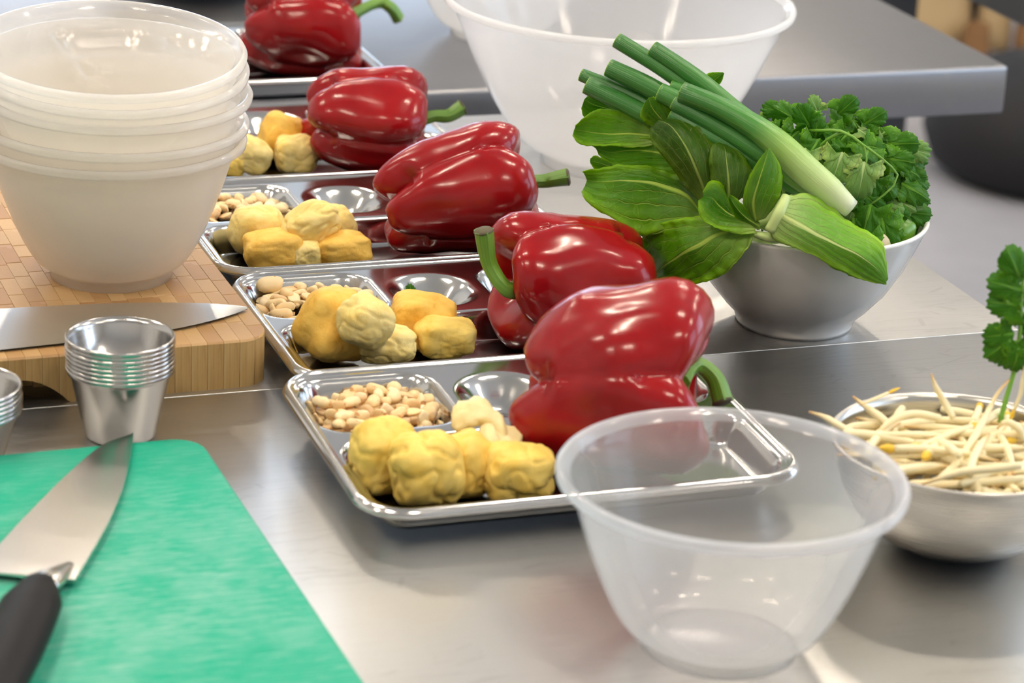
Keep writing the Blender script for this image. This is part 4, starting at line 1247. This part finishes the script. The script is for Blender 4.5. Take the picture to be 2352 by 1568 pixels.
onion([(14.16, 3.80, 13.60), (12.40, 4.20, 14.57), (10.39, 5.00, 15.33), (8.83, 5.60, 15.85)], [.6, .66, .66, .64], 'short spring onion stub left of the thick pale one', .4, .8)
onion([(14.77, 4.80, 13.79), (12.43, 5.60, 15.07), (10.69, 6.00, 15.75), (9.53, 6.30, 16.05)], [.5, .5, .48, .46], 'small spring onion stub behind the thick pale one', .4, .8)
onion([(22.20, 3.20, 10.51), (20.63, 3.20, 10.55), (18.94, 3.00, 10.10), (17.22, 3.00, 10.30)], [.5, .7, .75, .6], 'dark green spring onion piece lying inside the bowl', .7)

# coriander
def cor_shape(seed):
    rnd = random.Random(seed)
    # outline of three toothed lobes joined at the stalk, base at 0, tip along +y
    n = 66
    V, F, UV = [(0, -.02, 0)], [], [(.5, .0)]
    rings = 3
    for r in range(1, rings+1):
        f = r/rings
        for i in range(n):
            a = -2.15+4.3*i/(n-1)
            lob = .60+.40*abs(math.cos(a*1.42))**.75
            tooth = 1+(.045*math.sin(i*TAU/4.6)+.05*rnd.uniform(-1, 1))*(f > .9)
            rad = lob*tooth*f*(.80+.20*math.cos(a*.5))
            x, y = rad*math.sin(a)*.92, rad*math.cos(a)
            z = -.16*abs(x)+.10*math.sin(a*3+seed)*f*f-.14*f*f*(y > .4)*y+.05*math.sin(7*a+seed)*f
            V.append((x, y+.25, z)); UV.append((.5+.5*math.sin(a)*f, max(0, min(1, .5+.5*y*f))))
    for i in range(n-1): F.append((0, 1+i+1, 1+i))
    for r in range(rings-1):
        for i in range(n-1):
            F.append((1+r*n+i, 1+r*n+i+1, 1+(r+1)*n+i+1, 1+(r+1)*n+i))
    me = bpy.data.meshes.new('coriander_leaf')
    me.from_pydata([Vector(p)*.01 for p in V], [], F)
    ul = me.uv_layers.new(name='UVMap')
    for poly in me.polygons:
        for li in poly.loop_indices: ul.data[li].uv = UV[me.loops[li].vertex_index]
    me.polygons.foreach_set('use_smooth', [True]*len(me.polygons))
    me.update()
    return me
CSH = []
for s in range(5):
    for mname in ('coriander', 'coriander_pale'):
        me = cor_shape(s*7+2)
        me.materials.append(M[mname])
        CSH.append(me)
def cor_leaf(parent, p, tip, face, size, rnd, pale=False):
    me = CSH[2*rnd.randrange(5)+(1 if pale else 0)]
    o = bpy.data.objects.new('leaf', me); COL.objects.link(o)
    y = Vector(tip).normalized(); z = Vector(face); z = (z-y*z.dot(y)).normalized(); x = y.cross(z)
    R = Matrix((x, y, z)).transposed().to_4x4()
    o.parent = parent
    po = Vector(parent['_o'])
    o.matrix_local = Matrix.Translation((Vector(p)-po)*.01) @ R @ Matrix.Scale(size, 4)
    solid(o, .03, 0)
    return o
crn = random.Random(12)
co = thing('coriander_bunch', 'bunch of fresh coriander piled at the right of the white bowl', 'coriander', (22.34, 5.00, 6.33))
CC = Vector((21.22, 7.00, 9.59))
EL = Vector((5.1, 4.2, 4.6))
cnt = 0
cand = []
while cnt < 150:
    th = crn.uniform(0, TAU); zz = crn.uniform(-.55, 1)
    rr = math.sqrt(max(0, 1-zz*zz))
    d = Vector((rr*math.cos(th), rr*math.sin(th), zz))
    if d.y > .45 and zz < .55: continue
    if d.x < -.55 and d.z > .15: d.z *= .75
    k = crn.uniform(.66, 1.0)
    p = CC+Vector((d.x*EL.x, d.y*EL.y, d.z*EL.z))*k
    if any((p-q).length < .70 for q in cand) and crn.random() < .8: continue
    rx = math.hypot(p.x-WC[0], p.y-WC[1])
    if p.z < 8.6 and rx > 7.2: continue
    cand.append(p)
    tip = (Vector((d.x, d.y*.4, -.35+d.z*.25))+Vector((crn.uniform(-.6, .6), crn.uniform(-.3, .3), crn.uniform(-.5, .4)))).normalized()
    face = (d+Vector((0, -.7, .45))+Vector((crn.uniform(-.5, .5), crn.uniform(-.4, .4), crn.uniform(-.3, .5)))).normalized()
    cor_leaf(co, p, tip, face, crn.uniform(1.05, 1.65), crn, crn.random() < .25)
    cnt += 1
# leaves that stand out along the outline
for (p, tip, sz, pale) in (((20.82, 7.50, 14.49), (.5, 0, .55), 1.3, False), ((19.47, 7.00, 14.56), (-.2, -.1, .4), 1.1, True), ((22.55, 7.00, 14.04), (.4, 0, .3), 1.3, False), ((25.29, 7.00, 12.54), (.9, -.1, -.1), 1.5, True),
                           ((25.32, 6.50, 10.82), (1, -.1, .05), 1.3, False), ((24.51, 5.50, 9.93), (.5, -.2, -.8), 1.5, False), ((25.23, 6.50, 8.75), (.3, -.1, -1), 1.6, False), ((25.49, 7.50, 9.67), (.6, 0, -.8), 1.3, False),
                           ((18.36, 2.80, 13.38), (-.1, -.5, -.9), 1.6, True), ((20.75, 2.60, 13.28), (-.3, -.4, -.9), 1.7, True), ((22.19, 2.40, 12.77), (-.1, -.4, -1), 1.9, True), ((17.17, 7.00, 14.43), (-.8, 0, .3), 1.2, False),
                           ((16.35, 7.00, 13.85), (-.7, 0, -.2), 1.2, True), ((18.13, 5.60, 13.75), (-.6, -.3, -.5), 1.5, False), ((17.15, 5.60, 13.40), (-.7, -.3, -.3), 1.5, False), ((18.82, 5.60, 14.08), (-.3, -.3, .5), 1.5, False), ((18.01, 6.50, 14.23), (-.6, 0, .3), 1.4, False), ((19.33, 4.40, 13.56), (-.4, -.4, -.6), 1.6, False), ((17.12, 4.60, 12.94), (-.2, -.3, -.9), 1.5, False), ((22.92, 2.60, 9.85), (-.2, -.4, -.9), 1.9, False), ((23.68, 2.40, 9.06), (.3, -.4, -.9), 1.8, False), ((22.50, 1.20, 8.19), (.3, -.3, -.8), 1.6, False),
                           ((24.11, 2.60, 7.82), (.1, -.3, -.9), 1.7, False), ((25.57, 5.60, 8.14), (.1, -.2, -1), 1.5, False), ((24.12, 6.00, 13.06), (.8, -.1, .1), 1.6, False), ((21.84, 2.40, 8.95), (.2, -.4, -.9), 1.6, False)):
    cor_leaf(co, p, tip, (crn.uniform(-.2, .2), -.9, .45), sz, crn, pale)
for pts, r in (([(18.78, 5.00, 13.95), (20.72, 3.40, 14.45), (22.17, 3.00, 13.68), (23.53, 3.00, 12.78), (24.59, 3.40, 11.71), (24.27, 3.00, 10.99), (23.48, 2.90, 10.23), (22.57, 3.00, 9.40)], (.11, .11, .10, .09, .08, .07, .06)), 
               ([(17.97, 6.50, 14.73), (18.79, 6.30, 15.01), (19.50, 6.00, 14.84)], (.08, .08, .07)), ([(22.17, 3.00, 13.68), (22.37, 2.70, 12.75), (22.18, 2.60, 11.59)], (.08, .07, .06)), ([(25.49, 6.50, 9.98), (25.65, 6.20, 8.86), (25.36, 5.60, 8.13)], (.09, .08, .08)),
               ([(20.75, 3.60, 14.40), (19.62, 4.20, 13.34), (18.80, 5.50, 10.82), (19.92, 5.00, 7.41)], (.11, .12, .14, .16)), ([(22.83, 4.60, 12.95), (22.24, 5.00, 10.56), (22.00, 5.00, 6.92)], (.1, .12, .15)), ([(19.51, 6.50, 13.56), (20.35, 6.50, 10.60), (21.25, 6.00, 6.55)], (.1, .12, .15)),
               ([(24.95, 6.40, 10.89), (24.23, 6.40, 9.33), (22.99, 6.00, 6.65)], (.1, .12, .15)), ([(24.24, 7.50, 13.54), (23.13, 7.20, 12.66), (21.78, 6.80, 11.20)], (.1, .1, .1))):
    V, F, UV = tube(pts, r, 14, 8)
    link_mesh('stem', V, F, M['herb_stem'], co, pts[0], True, UV)
# lime and garlic in the bottom of the bowl
lc = Vector((24.84, 4.40, 7.33))
V, F = lathe([(0, -1.5), (.4, -1.4), (1.0, -1.0), (1.3, -.3), (1.32, .3), (1.05, .9), (.5, 1.35), (.2, 1.55), (0, 1.6)], 32, lc, Matrix.Rotation(1.1, 3, 'Y'))
tag(link_mesh('lime', V, F, M['lime'], None, (lc.x, lc.y, lc.z-1.3)), 'green lime tucked under the coriander in the white bowl', 'lime')
gc = Vector((23.64, 2.40, 7.38))
V, F = lathe([(0, -1.0), (.5, -.9), (.85, -.3), (.8, .3), (.4, .9), (.12, 1.25), (0, 1.3)], 24, gc, Matrix.Rotation(1.4, 3, 'Y'))
tag(link_mesh('garlic_clove', V, F, M['garlic'], None, (gc.x, gc.y, gc.z-.8)), 'cream garlic clove at the front right rim inside the white bowl', 'garlic')

# ---------------------------------------------------------------- bean sprouts
sp0 = (25.11, -28.45, 0.00)
SC0 = Vector((sp0[0], sp0[1], 0))
prof = [(0, 0), (2.4, 0), (3.4, .25), (4.6, .9), (5.7, 2.0), (6.5, 3.4), (6.95, 4.8), (7.12, 5.7), (7.3, 5.85), (7.36, 6.0), (7.25, 6.1), (7.1, 6.02), (6.95, 5.6), (6.8, 4.8), (6.3, 3.3), (5.5, 2.05), (4.4, 1.0), (3.2, .4), (0, .15)]
V, F = lathe(prof, 128, SC0)
tag(link_mesh('steel_bowl', V, F, M['bowl_steel'], None, SC0), 'satin steel bowl of bean sprouts at the right edge', 'bowl')
def sprout(pts, r, label, head=True):
    P = [Vector(p) for p in pts]
    t = thing('bean_sprout', label, 'bean sprout', tuple(min(P, key=lambda q: q.z)), 'bean sprouts in the steel bowl')
    V, F, UV = tube(pts, [r*.22, r*.5, r*.9, r, r, r, r*.9], 16, 9)
    link_mesh('stem', V, F, M['sprout'], t, tuple(P[0]), True, UV)
    if head:
        e = P[-1]; d = (P[-1]-P[-2]).normalized()
        W, G = lathe([(0, -.1), (r*.8, .05), (r*1.05, .35), (r*.7, .7), (0, .9)], 10, e, d.to_track_quat('Z', 'Y').to_matrix())
        link_mesh('seed_head', W, G, M['sprout_head'], t, tuple(e))
    return t
srn = random.Random(21)
lab0 = 'white bean sprout lying in the tangle in the steel bowl'
for i in range(120):
    a = srn.uniform(0, TAU); rr = 6.0*math.sqrt(srn.random())*.98
    lay = srn.random()
    z = 4.2+2.3*lay*(1-(rr/7.2)**2)+.3
    c = SC0+Vector((rr*math.cos(a), rr*math.sin(a), z))
    an = srn.gauss(.25, .75)
    L = srn.uniform(3.4, 6.2)
    d = Vector((math.cos(an), math.sin(an), srn.uniform(-.12, .18)))
    sd = Vector((-d.y, d.x, 0))
    b = srn.uniform(-.9, .9)
    if srn.random() < .5: d = -d
    pts = [c-d*L*.5, c-d*L*.2+sd*b*.35+Vector((0, 0, .15)), c+d*L*.2+sd*b*.35+Vector((0, 0, .15)), c+d*L*.5]
    ok = []
    for p in pts:
        q = p-SC0
        h = math.hypot(q.x, q.y)
        if h > 6.6 and p.z < 6.5:
            q.x *= 6.6/h; q.y *= 6.6/h
        ok.append(SC0+q)
    sprout(ok, srn.uniform(.19, .28), lab0, srn.random() < .3)
D = (24.52, -30.01, 7.00)
for pts, r, lab, hd in (
        ([(23.37, -26.00, 9.01), (23.72, -26.00, 8.20), (24.30, -26.00, 7.32), (24.79, -26.50, 6.63)], .20, 'upright bean sprout left of the other, pointed tan tip in the air', False),
        ([(27.72, -26.00, 8.89), (27.05, -26.50, 8.19), (26.34, -27.50, 7.12), (24.72, -31.00, 6.14), (23.43, -33.00, 5.77)], .24, 'long bean sprout slanting up right, brown tip in the air', False),
        ([(16.67, -27.00, 6.76), (17.53, -27.50, 6.67), (18.48, -28.00, 6.30), (19.87, -28.00, 5.65)], .22, 'bean sprout poking out left over the steel bowl rim', False),
        ([(17.88, -31.00, 5.91), (19.18, -31.00, 5.93), (20.71, -31.00, 6.04), (24.45, -31.00, 6.38)], .22, 'straight bean sprout reaching left behind the clear bowl', False),
        ([(19.40, -24.00, 6.65), (20.18, -24.50, 6.23), (21.08, -25.50, 5.89), (21.83, -26.00, 5.21)], .24, 'bean sprout at the upper left with a yellow leafy end', True),
        ([(19.73, -25.00, 6.53), (20.62, -24.50, 6.78), (21.39, -24.00, 6.97)], .10, 'yellow bean sprout shoot at the upper left rim', True),
        ([(22.04, -34.00, 5.61), (24.08, -33.80, 6.40), (26.16, -33.60, 6.68), (27.43, -33.50, 6.89)], .24, 'bean sprout lying along the front rim of the steel bowl', False),
        ([(20.04, -28.50, 5.87), (21.27, -27.50, 6.70), (22.51, -27.00, 6.96), (23.98, -27.00, 6.78)], .23, 'arched bean sprout across the left of the heap', False),
        ([(26.99, -28.00, 6.71), (27.42, -28.00, 7.17), (28.19, -28.00, 6.78), (28.50, -28.00, 6.14)], .22, 'curled bean sprout at the right of the heap', False),
        ([(28.25, -27.00, 10.13), (28.26, -27.00, 8.58), (28.11, -27.00, 7.93), (28.01, -27.00, 7.53)], .12, 'thin bean sprout hanging at the right picture edge, yellow end', True)):
    sprout(pts, r, lab, hd)

# coriander sprig standing out of the sprout bowl
sg = thing('coriander_sprig', 'coriander sprig standing out of the sprout bowl at the right edge', 'coriander', (27.80, -24.50, 6.26))
for pts, r in (([(27.61, -25.00, 5.12), (27.93, -24.50, 6.93), (28.34, -24.00, 8.73), (28.40, -24.00, 10.83), (28.26, -24.00, 12.64), (28.21, -24.00, 14.18)], (.15, .15, .14, .12, .1)), ([(28.43, -24.00, 10.57), (27.86, -24.30, 10.39), (27.61, -24.50, 10.19)], (.08, .08)), ([(28.27, -24.00, 12.12), (27.72, -24.30, 12.71), (27.29, -24.50, 13.02)], (.08, .08))):
    V, F, UV = tube(pts, r, 16, 9)
    link_mesh('stem', V, F, M['herb_stem'], sg, pts[0], True, UV)
for p, tip, sz in (((28.05, -24.20, 14.24), (-.5, 0, .9), 1.6), ((28.25, -23.80, 14.11), (.5, 0, .8), 1.5), ((28.08, -24.40, 13.67), (-.9, 0, .2), 1.5), ((28.17, -24.50, 12.81), (-1, 0, .05), 1.5), ((28.38, -24.00, 12.64), (.9, 0, .2), 1.4),
                   ((28.01, -24.40, 11.08), (-1, 0, -.2), 1.4), ((27.84, -24.50, 10.72), (-.8, 0, -.7), 1.4), ((28.12, -24.20, 10.37), (-.4, 0, -1), 1.3), ((28.32, -24.60, 10.27), (-.1, 0, -1), 1.2), ((28.44, -24.00, 11.09), (.9, 0, .1), 1.4), ((28.53, -24.00, 10.32), (.7, 0, -.7), 1.3)):
    cor_leaf(sg, p, tip, (crn.uniform(-.25, .25), -.9, .35), sz, crn, False)
# scrap of herb in the round hollow of the second tray
sc_ = tl(1, 11.9, 16.2, 1.1)
o = bpy.data.objects.new('herb_scrap', CSH[0]); COL.objects.link(o)
o.matrix_world = Matrix.Translation(sc_) @ Matrix.Rotation(.9, 4, 'X') @ Matrix.Scale(.7, 4)
solid(o, .03, 0)
tag(o, 'torn scrap of green herb in the round hollow of the second nearest tray', 'herb')

for o in COL.objects:
    if '_o' in o: del o['_o']
